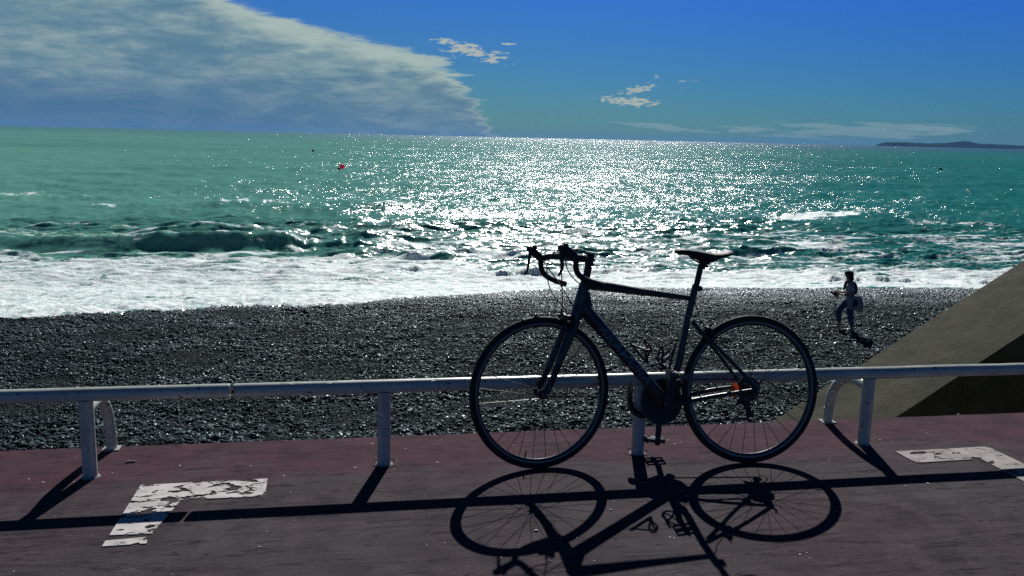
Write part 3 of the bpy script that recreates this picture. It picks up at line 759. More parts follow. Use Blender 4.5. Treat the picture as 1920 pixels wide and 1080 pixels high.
def wheel(center, R3, rear, name='wheel', reflector_angle=None):
    """R3: columns = in-plane x, axle (away from viewer), in-plane up"""
    M4 = R3.to_4x4(); M4.translation = center
    I = Matrix.Identity(3); RW = .3355
    bm = bmesh.new(); lathe(bm, [(.3105, -.0115), (.3135, -.0105), (.3135, .0105), (.3105, .0115), (.2965, .0105), (.2915, .0055), (.2915, -.0055), (.2965, -.0105)], 96, I)
    w = mesh_obj(name, bm, m_rim, bike); w.matrix_local = M4
    bm = bmesh.new(); prof = [(.3225+.0130*math.cos(a), .0130*math.sin(a)) for a in np.linspace(-2.5, 2.5, 13)]; lathe(bm, prof, 120, I)
    mesh_obj('tyre', bm, m_tyre, w)
    bm = bmesh.new()
    for s in (-1, 1): lathe(bm, [(.3000, .0113*s), (.3080, .0120*s), (.3080, .0125*s), (.3000, .0118*s)], 96, I)
    mesh_obj('brake_track', bm, m_track, w)
    bm = bmesh.new(); hw = .035 if not rear else .034
    lathe(bm, [(.0, -.049), (.009, -.049), (.0095, -hw-.002), (.021, -hw), (.021, -hw+.004), (.012, -hw+.007), (.011, 0), (.012, hw-.007), (.021, hw-.004), (.021, hw), (.0095, hw+.002), (.009, .049), (0.0001, .049)], 28, I)
    mesh_obj('hub', bm, m_blk, w)
    bm = bmesh.new(); e = .064 if rear else .052
    tube(bm, [(0, -e-.006, 0), (0, e+.006, 0)], .0045, 10); tube(bm, [(0, -e-.014, 0), (0, -e-.004, 0)], .009, 14); tube(bm, [(0, e+.004, 0), (0, e+.014, 0)], .009, 14)
    if not rear: tube(bm, [(0, -e-.012, 0), (.02, -e-.016, .022), (.024, -e-.014, .05)], [.005, .005, .004], 8)
    else: tube(bm, [(0, -e-.012, 0), (.012, -e-.016, .02), (.006, -e-.014, .05)], [.005, .005, .004], 8)
    mesh_obj('quick_release', bm, m_steel, w)
    # spokes: four mesh kinds (side, lean), shared
    N = 28
    kinds = {}
    for side in (-1, 1):
        for ln in (-1, 1):
            bm = bmesh.new(); fa = ln*math.radians(62); r0 = .0195; yy0 = side*(hw-.002); 
            if rear and side > 0: yy0 = .018
            p0 = (r0*math.sin(fa), yy0, -r0*math.cos(fa)); p1 = (0, side*.001, -.2985)
            tube(bm, [p0, p1], .0014, 6); me = bpy.data.meshes.new('spoke'); bm.to_mesh(me); bm.free(); me.materials.append(m_spoke); kinds[side, ln] = me
    for k in range(N):
        side = 1 if k % 2 else -1; ln = 1 if (k//2) % 2 else -1
        s = bpy.data.objects.new('spoke', kinds[side, ln]); C.objects.link(s); s.parent = w
        s.matrix_local = Matrix.Rotation(2*PI*(k+.5)/N, 4, 'Y')
    bm = bmesh.new(); va = math.radians(14 if not rear else 128)
    vd = Vector((-math.sin(va), 0, -math.cos(va))) if not rear else Vector((math.cos(math.radians(-12)), 0, math.sin(math.radians(-12))))
    tube(bm, [vd*.292, vd*.268, vd*.262, vd*.254], [.0034, .0034, .0022, .0022], 8); mesh_obj('valve', bm, m_blk, w)
    if rear:
        bm = bmesh.new(); bv = []
        for i, r in enumerate((.059, .054, .049, .044, .039, .034, .030, .026)):
            y0 = .020+i*.0043; NT_ = int(r*2*PI/.0127*1.0)*2; rr = [(r+(.0028 if k % 2 else -.0022)) for k in range(NT_)]
            lo = [bm.verts.new((q*math.cos(2*PI*k/NT_), y0, q*math.sin(2*PI*k/NT_))) for k, q in enumerate(rr)]
            hi_ = [bm.verts.new((q*math.cos(2*PI*k/NT_), y0+.0022, q*math.sin(2*PI*k/NT_))) for k, q in enumerate(rr)]
            bm.faces.new(lo); bm.faces.new(hi_)
            for k in range(NT_): bm.faces.new((lo[k], lo[(k+1) % NT_], hi_[(k+1) % NT_], hi_[k]))
        tube(bm, [(0, .018, 0), (0, .056, 0)], .019, 20)
        mesh_obj('cassette', bm, m_steel, w, smooth=False)
        # wheel reflector clipped between spokes
        bm = bmesh.new(); M_ = Matrix.Rotation(0, 3, 'Y')
        ball(bm, (0, -.002, 0), (.0215, .0045, .033), sub=2, fn=lambda p: Vector((p.x, max(-.0035, min(.0035, p.y)), p.z)))
        rf = mesh_obj('reflector', bm, m_orange, w)
        rf.location = (-.085, -.018, .002)
    return w
# rear wheel: in the frame plane
I3 = Matrix.Identity(3)
rc = B(1406.5, 731.5); rc.y = 0; rc.z = .3355
rear_w = wheel(rc, I3, True)
# front wheel: steered plane through axis
e1 = (RS @ Vector((1, 0, 0))); e2 = (RS @ Vector((0, 0, 1))); ea = RS @ Vector((0, 1, 0))
fc_ = SP(1013, 735)
R3 = Matrix((e1, ea, e2)).transposed()
# set the wheel on the ground
M3 = MB.to_3x3() @ R3
low_ = min((M3 @ Vector((math.cos(a), 0, math.sin(a)))).z for a in np.linspace(0, 2*PI, 720))*.3355
wc = MB @ fc_; wc.z = -low_
fc_ = MBi @ wc
front_w = wheel(fc_, R3, False)

def add(name, mat, fn, parent=None, smooth=True):
    bm = bmesh.new(); fn(bm); return mesh_obj(name, bm, mat, parent or bike, smooth)
Yv = Vector((0, 1, 0))
# main frame
bb = B(1247, 757)
HT0, HT1 = B(1079, 597), B(1096, 533)
DT0, DT1 = B(1089, 573), B(1246, 752)
def fr(bm):
    tube(bm, [HT0, HT0.lerp(HT1, .3), HT0.lerp(HT1, .7), HT1], [.0285, .0265, .0245, .0250], 20)
    P = [DT0, DT0.lerp(DT1, .08), DT0.lerp(DT1, .3), DT0.lerp(DT1, .7), DT1]
    tube(bm, P, [.035, .031, .0275, .0262, .0270], 22, flat=(Yv, .76))
    tube(bm, [B(1098, 533), B(1116, 534.5), B(1150, 539.5), B(1200, 547), B(1240, 552), B(1297, 559.5)], [.023, .0235, .0205, .0165, .0140, .0110], 20, flat=(Yv, 1.15))
    tube(bm, [bb, B(1259, 717), B(1273, 681), B(1281.5, 636), B(1289, 597), B(1302, 545)], [.0185, .0185, .0172, .0165, .0162, .0165], 20)
    tube(bm, [bb+Vector((0, -.036, 0)), bb+Vector((0, .036, 0))], .0235, 24)
    # gusset filling the corner behind the head tube
    tube(bm, [HT0.lerp(HT1, .75), B(1101, 552), B(1106, 576)], [.018, .016, .013], 14, flat=(Yv, .8))
frame = add('frame', m_frame, fr)
add('head_tube_panel', m_frameg, lambda bm: tube(bm, [HT0.lerp(HT1, .12), HT0.lerp(HT1, .4), HT0.lerp(HT1, .66)], [.0284, .0266, .0252], 20), frame)
for s, (e, seat, brk) in ((1, ((1419, 728), (1297, 602), (1322, 630))), (-1, ((1391, 722), (1297, 602), (1322, 633)))):
    wv = .058*s
    add('seat_stay', m_frame, lambda bm: tube(bm, catmull([B(*seat, w=.008*s), B(*brk, w=.026*s), B(1356 if s > 0 else 1345, 662 if s > 0 else 662.5, w=.044*s), B(*e, w=wv)], 5), [.0100, .0095, .0085, .0090], 12))
    if s > 0: P = [B(1262, 759.5, .020), B(1290, 753, .034), B(1340, 743, .047), B(1416, 731, .058)]
    else: P = [B(1255, 757, -.020), B(1280, 746, -.034), B(1330, 732, -.047), B(1390, 724, -.058)]
    add('chain_stay', m_frame, lambda bm: tube(bm, catmull(P, 5), [.0130, .0110, .0095, .0090], 12))
    add('dropout', m_alu if s < 0 else m_frame, lambda bm: (ball(bm, rc+Vector((0, -wv, .004)), (.020, .005, .024), sub=2)))
# seat post, clamp, saddle
add('seat_post', m_blk, lambda bm: tube(bm, [B(1302, 548), B(1307, 530), B(1314.5, 497)], [.0135, .0135, .0138], 18))
def clamp(bm):
    a, b = B(1303.5, 545), B(1306, 535); tube(bm, [a, b], .0195, 20)
    c = B(1313, 541); box(bm, c, (.016, .03, .024), bev=.004); tube(bm, [c+Vector((0, -.022, .002)), c+Vector((0, .022, .002))], .0045, 8)
add('seat_clamp', m_blk, clamp)
def saddle(bm):
    # stations nose -> tail: px x, top y, bottom y, half width
    ST = [(1264.8, 472.5, 474.5, .006), (1267, 469.3, 475.5, .015), (1275, 467, 477.5, .020), (1290, 467.6, 479.3, .023), (1305, 469, 487, .027), (1315, 470.8, 492, .033), (1326, 472.6, 493, .040), (1335, 473.3, 490.5, .050), (1344, 472.6, 487.5, .060), (1354, 470.2, 483.8, .069), (1363, 468, 481.5, .066), (1369, 469, 477.5, .050), (1371.3, 471.5, 474, .028)]
    rings = []
    for x, yt, yb, hw in ST:
        t, b_ = B(x, yt), B(x, yb); h = (t-b_).length; ring = []
        for k in range(20):
            a = 2*PI*k/20; cx = math.cos(a); sx = math.sin(a)
            zz = t.z - h*.34 + (h*.34*sx if sx > 0 else h*.66*sx*(1-.45*abs(cx)))
            # sides droop
            yy = hw*math.copysign(abs(cx)**.8, cx); drop = .012*(abs(yy)/.07)**2*(1 if hw > .04 else .3)
            ring.append(bm.verts.new((t.x, yy, zz-drop)))
        rings.append(ring)
    for i in range(len(rings)-1):
        for k in range(20): bm.faces.new((rings[i][k], rings[i][(k+1) % 20], rings[i+1][(k+1) % 20], rings[i+1][k]))
    bm.faces.new(rings[0]); bm.faces.new(rings[-1])
sad = add('saddle', m_saddle, saddle)
for s in (-1, 1):
    add('saddle_rail', m_steel, lambda bm: tube(bm, catmull([B(1290, 477, .012*s), B(1298, 484.5, .017*s), B(1309, 491, .021*s), B(1330, 491.5, .021*s), B(1342, 488.5, .026*s), B(1352, 482, .034*s)], 5), .0035, 8), sad)
def scl(bm):
    c = B(1321, 493); box(bm, c, (.042, .05, .014), bev=.005); c2 = B(1317, 498); ball(bm, c2, (.019, .021, .018)); box(bm, B(1325, 499), (.016, .022, .012), bev=.004)
add('saddle_clamp', m_blk, scl, sad)

# lettering on the down tube
def letters(name, word, P0, P1, h, parent, mat, surf, squeeze=1.):
    cu_ = bpy.data.curves.new(name, 'FONT'); cu_.body = word; cu_.size = 1; cu_.shear = .25; cu_.offset = .012; cu_.resolution_u = 3
    to = bpy.data.objects.new(name, cu_); C.objects.link(to); dg = bpy.context.evaluated_depsgraph_get(); dg.update()
    me = bpy.data.meshes.new_from_object(to.evaluated_get(dg)); bpy.data.objects.remove(to); bpy.data.curves.remove(cu_)
    bm = bmesh.new(); bm.from_mesh(me); bpy.data.meshes.remove(me)
    bmesh.ops.triangulate(bm, faces=bm.faces[:]); 
    for _ in range(2): bmesh.ops.subdivide_edges(bm, edges=[e for e in bm.edges if e.calc_length() > .12], cuts=1)
    xs = [v.co.x for v in bm.verts]; ys = [v.co.y for v in bm.verts]; x0, x1, y0, y1 = min(xs), max(xs), min(ys), max(ys)
    d = P1-P0; L = d.length; d.normalize(); up = Vector((-d.z, 0, d.x)); up.normalize()
    if up.z < 0: up = -up
    for v in bm.verts:
        a = (v.co.x-x0)/(x1-x0)*L; q = ((v.co.y-y0)/(y1-y0)-.5)*h; p = P0+d*a+up*q; v.co = p + Vector((0, -surf(q), 0))
    geom = bmesh.ops.extrude_face_region(bm, geom=bm.faces[:])
    for v in geom['geom']:
        if isinstance(v, bmesh.types.BMVert): v.co += Vector((0, -.0006, 0))
    return mesh_obj(name, bm, mat, parent, smooth=False)
def dts(q): return .76*math.sqrt(max(0, .0268**2-q*q))+.0010
letters('lettering', 'NAKAMURA', DT0.lerp(DT1, .12), DT0.lerp(DT1, .80), .034, frame, m_decal, dts)

# bottle cages
def cage(base, d, n, k):
    """base point on the tube, d along tube (up), n outwards"""
    w = empty_mesh = None
    def f(bm):
        box_ = [base-d*.055, base+d*.075]
        tube(bm, [box_[0]+n*.004, box_[1]+n*.004], .0055, 8, flat=(Yv, 1.6))
        for s in (-1, 1):
            P = [base-d*.050+n*.006, base-d*(.048*k)+n*.035+Yv*.024*s, base-d*(.030*k)+n*.064+Yv*.030*s, base+d*(.020*k)+n*.070+Yv*.030*s, base+d*(.062*k)+n*.078+Yv*.008*s]
            tube(bm, catmull(P, 6), .0050, 8)
            P = [base-d*(.030*k)+n*.064+Yv*.030*s, base+d*(.012*k)+n*.038+Yv*.034*s, base+d*.060+n*.006]
            tube(bm, catmull(P, 6), .0044, 8)
        tube(bm, catmull([base-d*(.032*k)+n*.064+Yv*.030, base-d*(.040*k)+n*.076, base-d*(.032*k)+n*.064-Yv*.030], 5), .0050, 8)
    add('bottle_cage', m_blk, f)
dd = (DT0-DT1).normalized(); dn = Vector((-dd.z, 0, dd.x)); dn = dn if dn.z > 0 else -dn
cage(B(1195, 669)+dn*.012, dd, dn*.85, .45)
sdv = (B(1289, 597)-bb).normalized(); sn = Vector((-abs(sdv.z), 0, abs(sdv.x))); sn.normalize()
cage(B(1262, 676)+sn*.006, sdv, sn*.85, .8)
# brakes
def rbrake(bm):
    c = B(1325, 620)
    tube(bm, [c+Vector((-.012, 0, .008)), c+Vector((.012, 0, .006))], .014, 12)
    for s in (-1, 1):
        tube(bm, catmull([c+Vector((0, -.004*s, .012)), c+Vector((.010, .03*s, .004)), c+Vector((.016, .030*s, -.022)), c+Vector((.018, .017*s, -.036))], 5), [.009, .010, .008, .007], 10)
        box(bm, c+Vector((.018, .0175*s, -.034)), (.05, .010, .012), bev=.003)
    tube(bm, [c+Vector((.004, -.02, .018)), c+Vector((.012, -.034, .032))], .004, 8)
add('rear_brake', m_blk, rbrake)
def fbrake(bm):
    c = SP(1060, 596)
    T_ = lambda v: c + RS @ Vector(v)
    tube(bm, [T_((-.02, 0, 0)), T_((.03, 0, 0))], .012, 12)
    for s in (-1, 1):
        tube(bm, catmull([T_((-.008, -.004*s, .014)), T_((-.012, .032*s, .006)), T_((-.008, .032*s, -.02)), T_((-.002, .018*s, -.036))], 5), [.010, .011, .009, .007], 10)
        box(bm, T_((-.002, .0175*s, -.030)), (.05, .010, .012), RS, bev=.003)
    tube(bm, [T_((-.02, -.004, .012)), T_((-.022, -.006, .045))], [.007, .004], 8)
    box(bm, T_((-.03, 0, .014)), (.045, .02, .008), RS, bev=.003)
add('front_brake', m_blk, fbrake)

# fork
def fork_blade(pts, ws, Rr):
    return lambda bm: tube(bm, catmull([SP(*p, w=w) for p, w in zip(pts, ws)], 5), Rr, 16, flat=(RS @ Yv, .62))
nb = [(1078, 604), (1070, 626), (1057, 657), (1045.5, 688), (1035.5, 713), (1023.5, 738)]
fb = [(1074, 606), (1058, 624), (1043, 657), (1029, 688), (1018.5, 711), (1006.5, 731)]
fork = add('fork', m_frame, fork_blade(nb, [.022, .040, .048, .050, .051, .052], [.0245, .0235, .0205, .0165, .0140, .0130]))
add('far_fork_blade', m_frame, fork_blade(fb, [-.022, -.040, -.048, -.050, -.051, -.052], [.020, .020, .0180, .0155, .0130, .0125]), fork)
add('crown', m_frame, lambda bm: tube(bm, catmull([SP(1079, 597), SP(1077, 606), SP(1070, 616)], 4), [.0235, .024, .020], 20), fork)
add('fork_end', m_blk, lambda bm: tube(bm, [SP(1047, 684, .0505), SP(1036, 712, .0515), SP(1024, 737, .0525)], [.0172, .0148, .0165], 14, flat=(RS @ Yv, .62)), fork)
add('fork_end', m_blk, lambda bm: tube(bm, [SP(1031, 684, -.0505), SP(1019, 710, -.0515), SP(1007, 730.5, -.0525)], [.0160, .0138, .0155], 14, flat=(RS @ Yv, .62)), fork)
# carbon lettering down the inside of the far blade
def fsurf(q): return .0
fl0, fl1 = SP(1053, 632, -.036), SP(1028, 692, -.040)
letters('lettering', 'CARBON', fl0, fl1, .016, fork, m_decal, fsurf)

# headset spacers, stem, bars
def spacer(bm):
    tube(bm, [SP(1096.5, 533), SP(1098.2, 525), SP(1099, 521), SP(1100.5, 514), SP(1104, 497)], [.0225, .0205, .0178, .0172, .0175], 20)
add('headset_spacers', m_blk, spacer)
stA, stB = SP(1105, 486), SP(1069, 480.5)
def stem(bm):
    tube(bm, [SP(1103.6, 497.5), SP(1107, 475.5)], [.0195, .0200], 20)
    tube(bm, [stA, stA.lerp(stB, .5), stB], [.0185, .0160, .0175], 16)
    tube(bm, [stB - RS @ Yv*.022, stB + RS @ Yv*.022], .0205, 20)
    for yy_ in (487, 496.5):
        c = SP(1112, yy_); tube(bm, [c - RS @ Yv*.013, c + RS @ Yv*.013], .006, 10)
        box(bm, SP(1109, yy_), (.012, .020, .012), RS, bev=.003)
add('stem', m_blk, stem)
barc = stB
def P_(x, y, w): return SP(x, y, w)
near_drop = [(1079, 484, .207), (1080, 492, .210), (1079.8, 501, .210), (1082.5, 511, .210), (1089, 518.5, .210), (1100, 525.5, .210), (1115, 530.5, .210), (1133, 536, .210)]
far_drop = [(1014.5, 486, -.207), (1014, 493, -.210), (1014.5, 502, -.210), (1018.5, 511.5, -.210), (1027, 519.5, -.210), (1040, 526, -.210), (1050, 529.5, -.210), (1061, 533, -.210)]
bar = add('handlebar', m_blk, lambda bm: tube(bm, [barc + RS @ Yv*.06, barc - RS @ Yv*.06], .0155, 18))
for s, dr, bend, ramp_ in ((1, near_drop, (1097, 484), (1087, 483.5)), (-1, far_drop, (1030, 481), (1022, 483))):
    P = [barc - RS @ Yv*.05*s, SP(*bend, w=.155*s)]
    P = [barc - RS @ Yv*(.05*s), (barc - RS @ Yv*(.05*s)).lerp(SP(*bend, w=.180*s), .5), SP(*bend, w=.180*s), SP(*ramp_, w=.203*s)] + [SP(x, y, w) for x, y, w in dr]
    add('bar_tape', m_tape, lambda bm: tube(bm, catmull(P, 6), [.0145, .0140, .0140, .0140, .0135, .0132, .0128, .0125, .0125, .0125, .0125, .0128], 16), bar)
# hoods and levers
def hood(s, pts, horn, rr):
    def f(bm):
        tube(bm, catmull([SP(*p, w=.206*s) for p in pts], 5), rr, 14, flat=(RS @ Yv, .85))
        ball(bm, SP(*pts[-1], w=.206*s), (.0165, .015, .0155)); ball(bm, SP(*horn, w=.206*s), (.0135, .014, .014))
    return add('brake_hood', m_blk, f, bar)
hood(1, [(1083, 485), (1073, 478), (1062, 470.5), (1052.5, 465)], (1060.5, 461.5), [.015, .018, .0225, .021, .018])
hood(-1, [(1018, 488), (1009, 480), (1001, 473.5), (992.5, 467)], (1002.5, 464.5), [.015, .017, .0185, .0175, .015])
add('brake_lever', m_blk, lambda bm: tube(bm, catmull([SP(1053, 470, .207), SP(1053, 486, .207), SP(1054, 499, .207), SP(1051.5, 510, .205), SP(1046.5, 517.5, .203)], 5), [.011, .0095, .0085, .0065, .005], 10), bar)
add('brake_lever', m_blk, lambda bm: tube(bm, catmull([SP(994, 474, -.207), SP(992.5, 484, -.207), SP(990.5, 497, -.207), SP(988.5, 508, -.205), SP(983, 516, -.203)], 5), [.009, .0075, .0065, .0055, .0045], 10), bar)
add('shift_lever', m_steel, lambda bm: tube(bm, [SP(1000, 470, -.19), SP(1009, 479, -.19), SP(1017, 488, -.19)], [.0030, .0034, .0026], 8), bar)
add('shift_lever', m_blk, lambda bm: tube(bm, [SP(1070, 470, .20), SP(1076, 469, .20), SP(1083, 468, .20)], [.006, .0055, .004], 10), bar)
# cables
def cable(pts, r=.0026): add('cable', m_cable, lambda bm: tube(bm, catmull(pts, 6), r, 8))
cable([SP(1047, 470, .19), SP(1037, 476, .12), SP(1030, 486, .04), SP(1026, 500, -.02), SP(1025.5, 512, -.03), SP(1028, 530, -.03), SP(1034, 547, -.02), SP(1043, 561, 0), SP(1053, 571, .02), SP(1062, 582, .025)])
cable([SP(1017, 488, -.18), SP(1030, 506, -.12), SP(1043, 523, -.06), SP(1056, 543, .0), SP(1070, 566, .03), B(1085, 584, .032), B(1103, 604, .028), B(1125, 629, .024)])
cable([SP(1053, 488, .19), SP(1053, 512, .10), SP(1054, 540, .03), SP(1054.5, 565, .01), SP(1054, 586, .0)])
cable([SP(1060, 487, .19), SP(1064, 505, .16), SP(1073, 519, .11), SP(1085.5, 531, .06), B(1100, 538, .03), B(1118, 541, .022)])
cable([B(1303, 566, .01), B(1307, 580, .012), B(1311, 596, .012), B(1317, 606, .012), B(1321, 614, .016)])
cable([B(1392, 745, -.06), B(1418, 752, -.085), B(1418, 770, -.085), B(1404, 776, -.07)], .0024)

# drive train (far side) and cranks
def ring_gear(bm, c, r, n, th, tooth=.0038, inner=None):
    inner = inner or r-.016
    k2 = n*4
    prof = []
    for side in (-th/2, th/2):
        o_, i_ = [], []
        for k in range(k2):
            a = 2*PI*k/k2; rr = r + (tooth if k % 4 in (1, 2) else -.001)
            o_.append(bm.verts.new(c+Vector((rr*math.cos(a), side, rr*math.sin(a))))); i_.append(bm.verts.new(c+Vector((inner*math.cos(a), side, inner*math.sin(a)))))
        prof.append((o_, i_))
    (o0, i0), (o1, i1) = prof
    for k in range(k2):
        j = (k+1) % k2
        bm.faces.new((o0[k], o0[j], i0[j], i0[k])); bm.faces.new((o1[k], o1[j], i1[j], i1[k])); bm.faces.new((o0[k], o0[j], o1[j], o1[k])); bm.faces.new((i0[k], i0[j], i1[j], i1[k]))
crank_c = bb.copy()
cr_w = .047
def rings(bm):
    ring_gear(bm, crank_c+Vector((0, cr_w, 0)), .100, 50, .003, inner=.03); ring_gear(bm, crank_c+Vector((0, cr_w-.008, 0)), .068, 34, .003, inner=.052)
    for k in range(5):
        a = 2*PI*k/5+.3; d = Vector((math.cos(a), 0, math.sin(a))); tube(bm, [crank_c+Vector((0, cr_w+.004, 0)), crank_c+Vector((0, cr_w+.002, 0))+d*.086], [.012, .008], 8, flat=(Yv, .5))
add('chainring', m_blk, rings, smooth=False)
# chain as separate runs
def chain(bm):
    cy = cr_w
    C0 = crank_c+Vector((0, cy, 0)); rr = .102; Cc = rc+Vector((0, .036, 0)); pu = B(1400, 758, -.05); pl = B(1405, 775, -.05)
    loop = [Cc+Vector((0, 0, .041))]
    a0 = math.radians(80)
    for k in range(13): 
        a = math.radians(86+ (180-0)*k/12*1.02); loop.append(C0+Vector((rr*math.cos(a), 0, rr*math.sin(a))))
    loop += [pl+Vector((0, 0, -.023)), pl+Vector((.018, 0, -.006)), pu+Vector((-.010, 0, 0)), pu+Vector((-.006, 0, .018)), Cc+Vector((.041, 0, -.004)), Cc+Vector((.03, 0, .03))]
    # resample into links
    P = loop+[loop[0]]; L = [0]
    for i in range(len(P)-1): L.append(L[-1]+(P[i+1]-P[i]).length)
    n = int(L[-1]/.0127); 
    def at(s):
        s = s % L[-1]; i = max(j for j in range(len(L)) if L[j] <= s); i = min(i, len(P)-2); return P[i].lerp(P[i+1], (s-L[i])/(L[i+1]-L[i]+1e-9))
    for k in range(n):
        a, b_ = at(k*.0127), at(k*.0127+.0118); w = .0036 if k % 2 else .0024
        for s in (-1, 1):
            tube(bm, [a+Vector((0, w*s, 0)), b_+Vector((0, w*s, 0))], .0038, 6, flat=(Yv, .3))
add('chain', m_steel, chain, smooth=False)
# far crank pointing down with its pedal beside the rail post
fc1 = B(1233, 829, -.075)
def arm(bm, a, b_, r): tube(bm, [a, a.lerp(b_, .12), a.lerp(b_, .5), a.lerp(b_, .9), b_], r, 16, flat=(Yv, .62))
far_crank = add('crank_arm', m_blk, lambda bm: (arm(bm, crank_c+Vector((0, .066, 0)), fc1, [.023, .021, .0150, .0140, .0155]), ball(bm, fc1, (.0165, .011, .0165)), tube(bm, [crank_c+Vector((0, .03, 0)), crank_c+Vector((0, .075, 0))], .02, 18)))
nc1 = B(1262, 699, .078)
near_crank = add('crank_arm', m_blk, lambda bm: (arm(bm, crank_c+Vector((0, -.066, 0)), nc1, [.022, .020, .0150, .0140, .0150]), ball(bm, nc1, (.016, .011, .016)), tube(bm, [crank_c+Vector((0, -.03, 0)), crank_c+Vector((0, -.075, 0))], .02, 18)))
def pedal(parent, c, s, rot):
    Rm = Matrix.Rotation(rot, 3, 'Y')
    ax_ = add('pedal', m_steel, lambda bm: (tube(bm, [c, c+Vector((0, -s*.10, 0))], [.006, .0075], 10), tube(bm, [c+Vector((0, -s*.015, 0)), c+Vector((0, -s*.085, 0))], .012, 12)), parent)
    def cagef(bm):
        for yy_ in (.022, .088):
            box(bm, c+Vector((0, -s*yy_, 0)), (.082, .006, .016), Rm, bev=.002)
        for xx_ in (-.040, .040):
            v = Rm @ Vector((xx_, 0, 0)); box(bm, c+v+Vector((0, -s*.055, 0)), (.006, .072, .020), Rm, bev=.002)
            for t in range(5):
                box(bm, c+v+Vector((0, -s*(.03+t*.0125), 0)) + Rm @ Vector((math.copysign(.003, xx_), 0, 0)), (.006, .005, .026), Rm)
        box(bm, c+Vector((0, -s*.055, 0)), (.082, .020, .014), Rm, bev=.002); box(bm, c+Vector((0, -s*.055, 0)), (.026, .064, .015), Rm, bev=.002)
    # the cage is the part of the pedal that shows
    bm = bmesh.new(); cagef(bm); me = ax_.data; b2 = bmesh.new(); b2.from_mesh(me); bm2 = bpy.data.meshes.new('cage'); bm.to_mesh(bm2); bm.free(); b2.from_mesh(bm2); b2.to_mesh(me); b2.free(); bpy.data.meshes.remove(bm2)
    return ax_
pd = pedal(far_crank, fc1, -1, math.radians(4)); pd['label'] = 'far pedal beside the rail post'
pn = pedal(near_crank, nc1, 1, math.radians(12)); pn.data.materials.clear(); pn.data.materials.append(m_steel); pn['label'] = 'raised bright metal pedal'
# derailleurs
def rd(bm):
    a = B(1396, 744, -.062); pu = B(1399, 758, -.052); pl = B(1405, 775, -.052)
    tube(bm, [rc+Vector((.004, .062, -.012)), a, B(1384, 755, -.070)], [.009, .014, .012], 10)
    box(bm, B(1391, 752, -.066), (.036, .02, .028), Matrix.Rotation(.6, 3, 'Y'), bev=.006)
    tube(bm, [B(1384, 756, -.07), B(1379, 758, -.075)], .008, 10)
    for dy in (-.008, .008): tube(bm, [pu+Vector((0, dy, .012)), pl+Vector((0, dy, -.006))], [.012, .010], 8, flat=(Yv, .2))
    for p, r in ((pu, .016), (pl, .019)): ring_gear(bm, p, r, 11, .004, tooth=.003, inner=.006)
add('rear_derailleur', m_blk, rd, smooth=False)
def fd(bm):
    c = B(1266, 716, -.03)
    tube(bm, [B(1268, 698, 0), B(1265.5, 707, 0)], .0195, 16)
    box(bm, c+Vector((.0, -.004, -.012)), (.06, .012, .035), Matrix.Rotation(-.35, 3, 'Y'), bev=.004); box(bm, c+Vector((-.004, .008, -.02)), (.075, .003, .04), Matrix.Rotation(-.35, 3, 'Y'))
add('front_derailleur', m_blk, fd)

# ------------------------------------------------------------------ cable lock round the rail
P = [gy(1262, 706, 3.70), gy(1243, 700, 3.78), gy(1200, 702, 3.80), gy(1184, 715, 3.79), gy(1181.5, 735, 3.765), gy(1182, 757, 3.72), gy(1188, 771, 3.68), gy(1201, 778.5, 3.655), gy(1218, 779, 3.66), gy(1236, 772, 3.69), gy(1252, 752, 3.685), gy(1262, 728, 3.69)]
bm = bmesh.new(); tube(bm, catmull([p if i not in (0, 1, 2, 3) else Vector((p.x, p.y, min(p.z, .335))) for i, p in enumerate(P)], 7, closed=True), .0132, 14, closed=True)
lk_ = mesh_obj('bicycle_lock', bm, m_blk); tag(lk_, 'thick black lock looped around the middle rail post beside the chainring', 'bike lock')
bm = bmesh.new(); c = gy(1247, 765, 3.69); box(bm, c, (.075, .034, .034), Matrix.Rotation(.9, 3, 'Y'), bev=.006); mesh_obj('lock_body', bm, m_blk, lk_)

# ------------------------------------------------------------------ buoys
def b_buoy(px, py, r, mat, label):
    p = gz(px, py, SEA+.05); 
    bm = bmesh.new(); ball(bm, (0, 0, 0), (r, r, r*.95), sub=3); o = mesh_obj('buoy', bm, mat); o.location = (p.x, p.y, SEA+r*.75+.1)
    bm = bmesh.new(); tube(bm, [(0, 0, r*.85), (0, 0, r*1.12), (0, 0, r*1.25)], [r*.2, r*.16, r*.08], 10); mesh_obj('top_eye', bm, m_blk, o)
    return tag(o, label, 'buoy')
def b_pink(M, P, out):
    tr = M.new('ShaderNodeBsdfTranslucent'); tr.inputs[0].default_value = (1, .10, .28, 1); mx = M.new('ShaderNodeMixShader'); mx.inputs[0].default_value = .6
    M.l.new(P.outputs[0], mx.inputs[1]); M.l.new(tr.outputs[0], mx.inputs[2]); M.l.new(mx.outputs[0], out.inputs[0])
m_pink = material('pink_plastic', b_pink, (.95, .06, .2), .45)

o = b_buoy(641, 316.5, .46, m_pink, 'round pink mooring buoy floating left of the sun glitter'); o.data.materials.clear(); o.data.materials.append(m_pink)
for px, py, r, lb in ((635.5, 318.8, .24, 'small black float just left of the pink buoy'), (587, 284.5, .42, 'tiny dark float far out, above and left of the pink buoy'), (1763, 319, .42, 'dark float on the calm sea at far right below the island')):
    b_buoy(px, py, r, m_blk, lb)

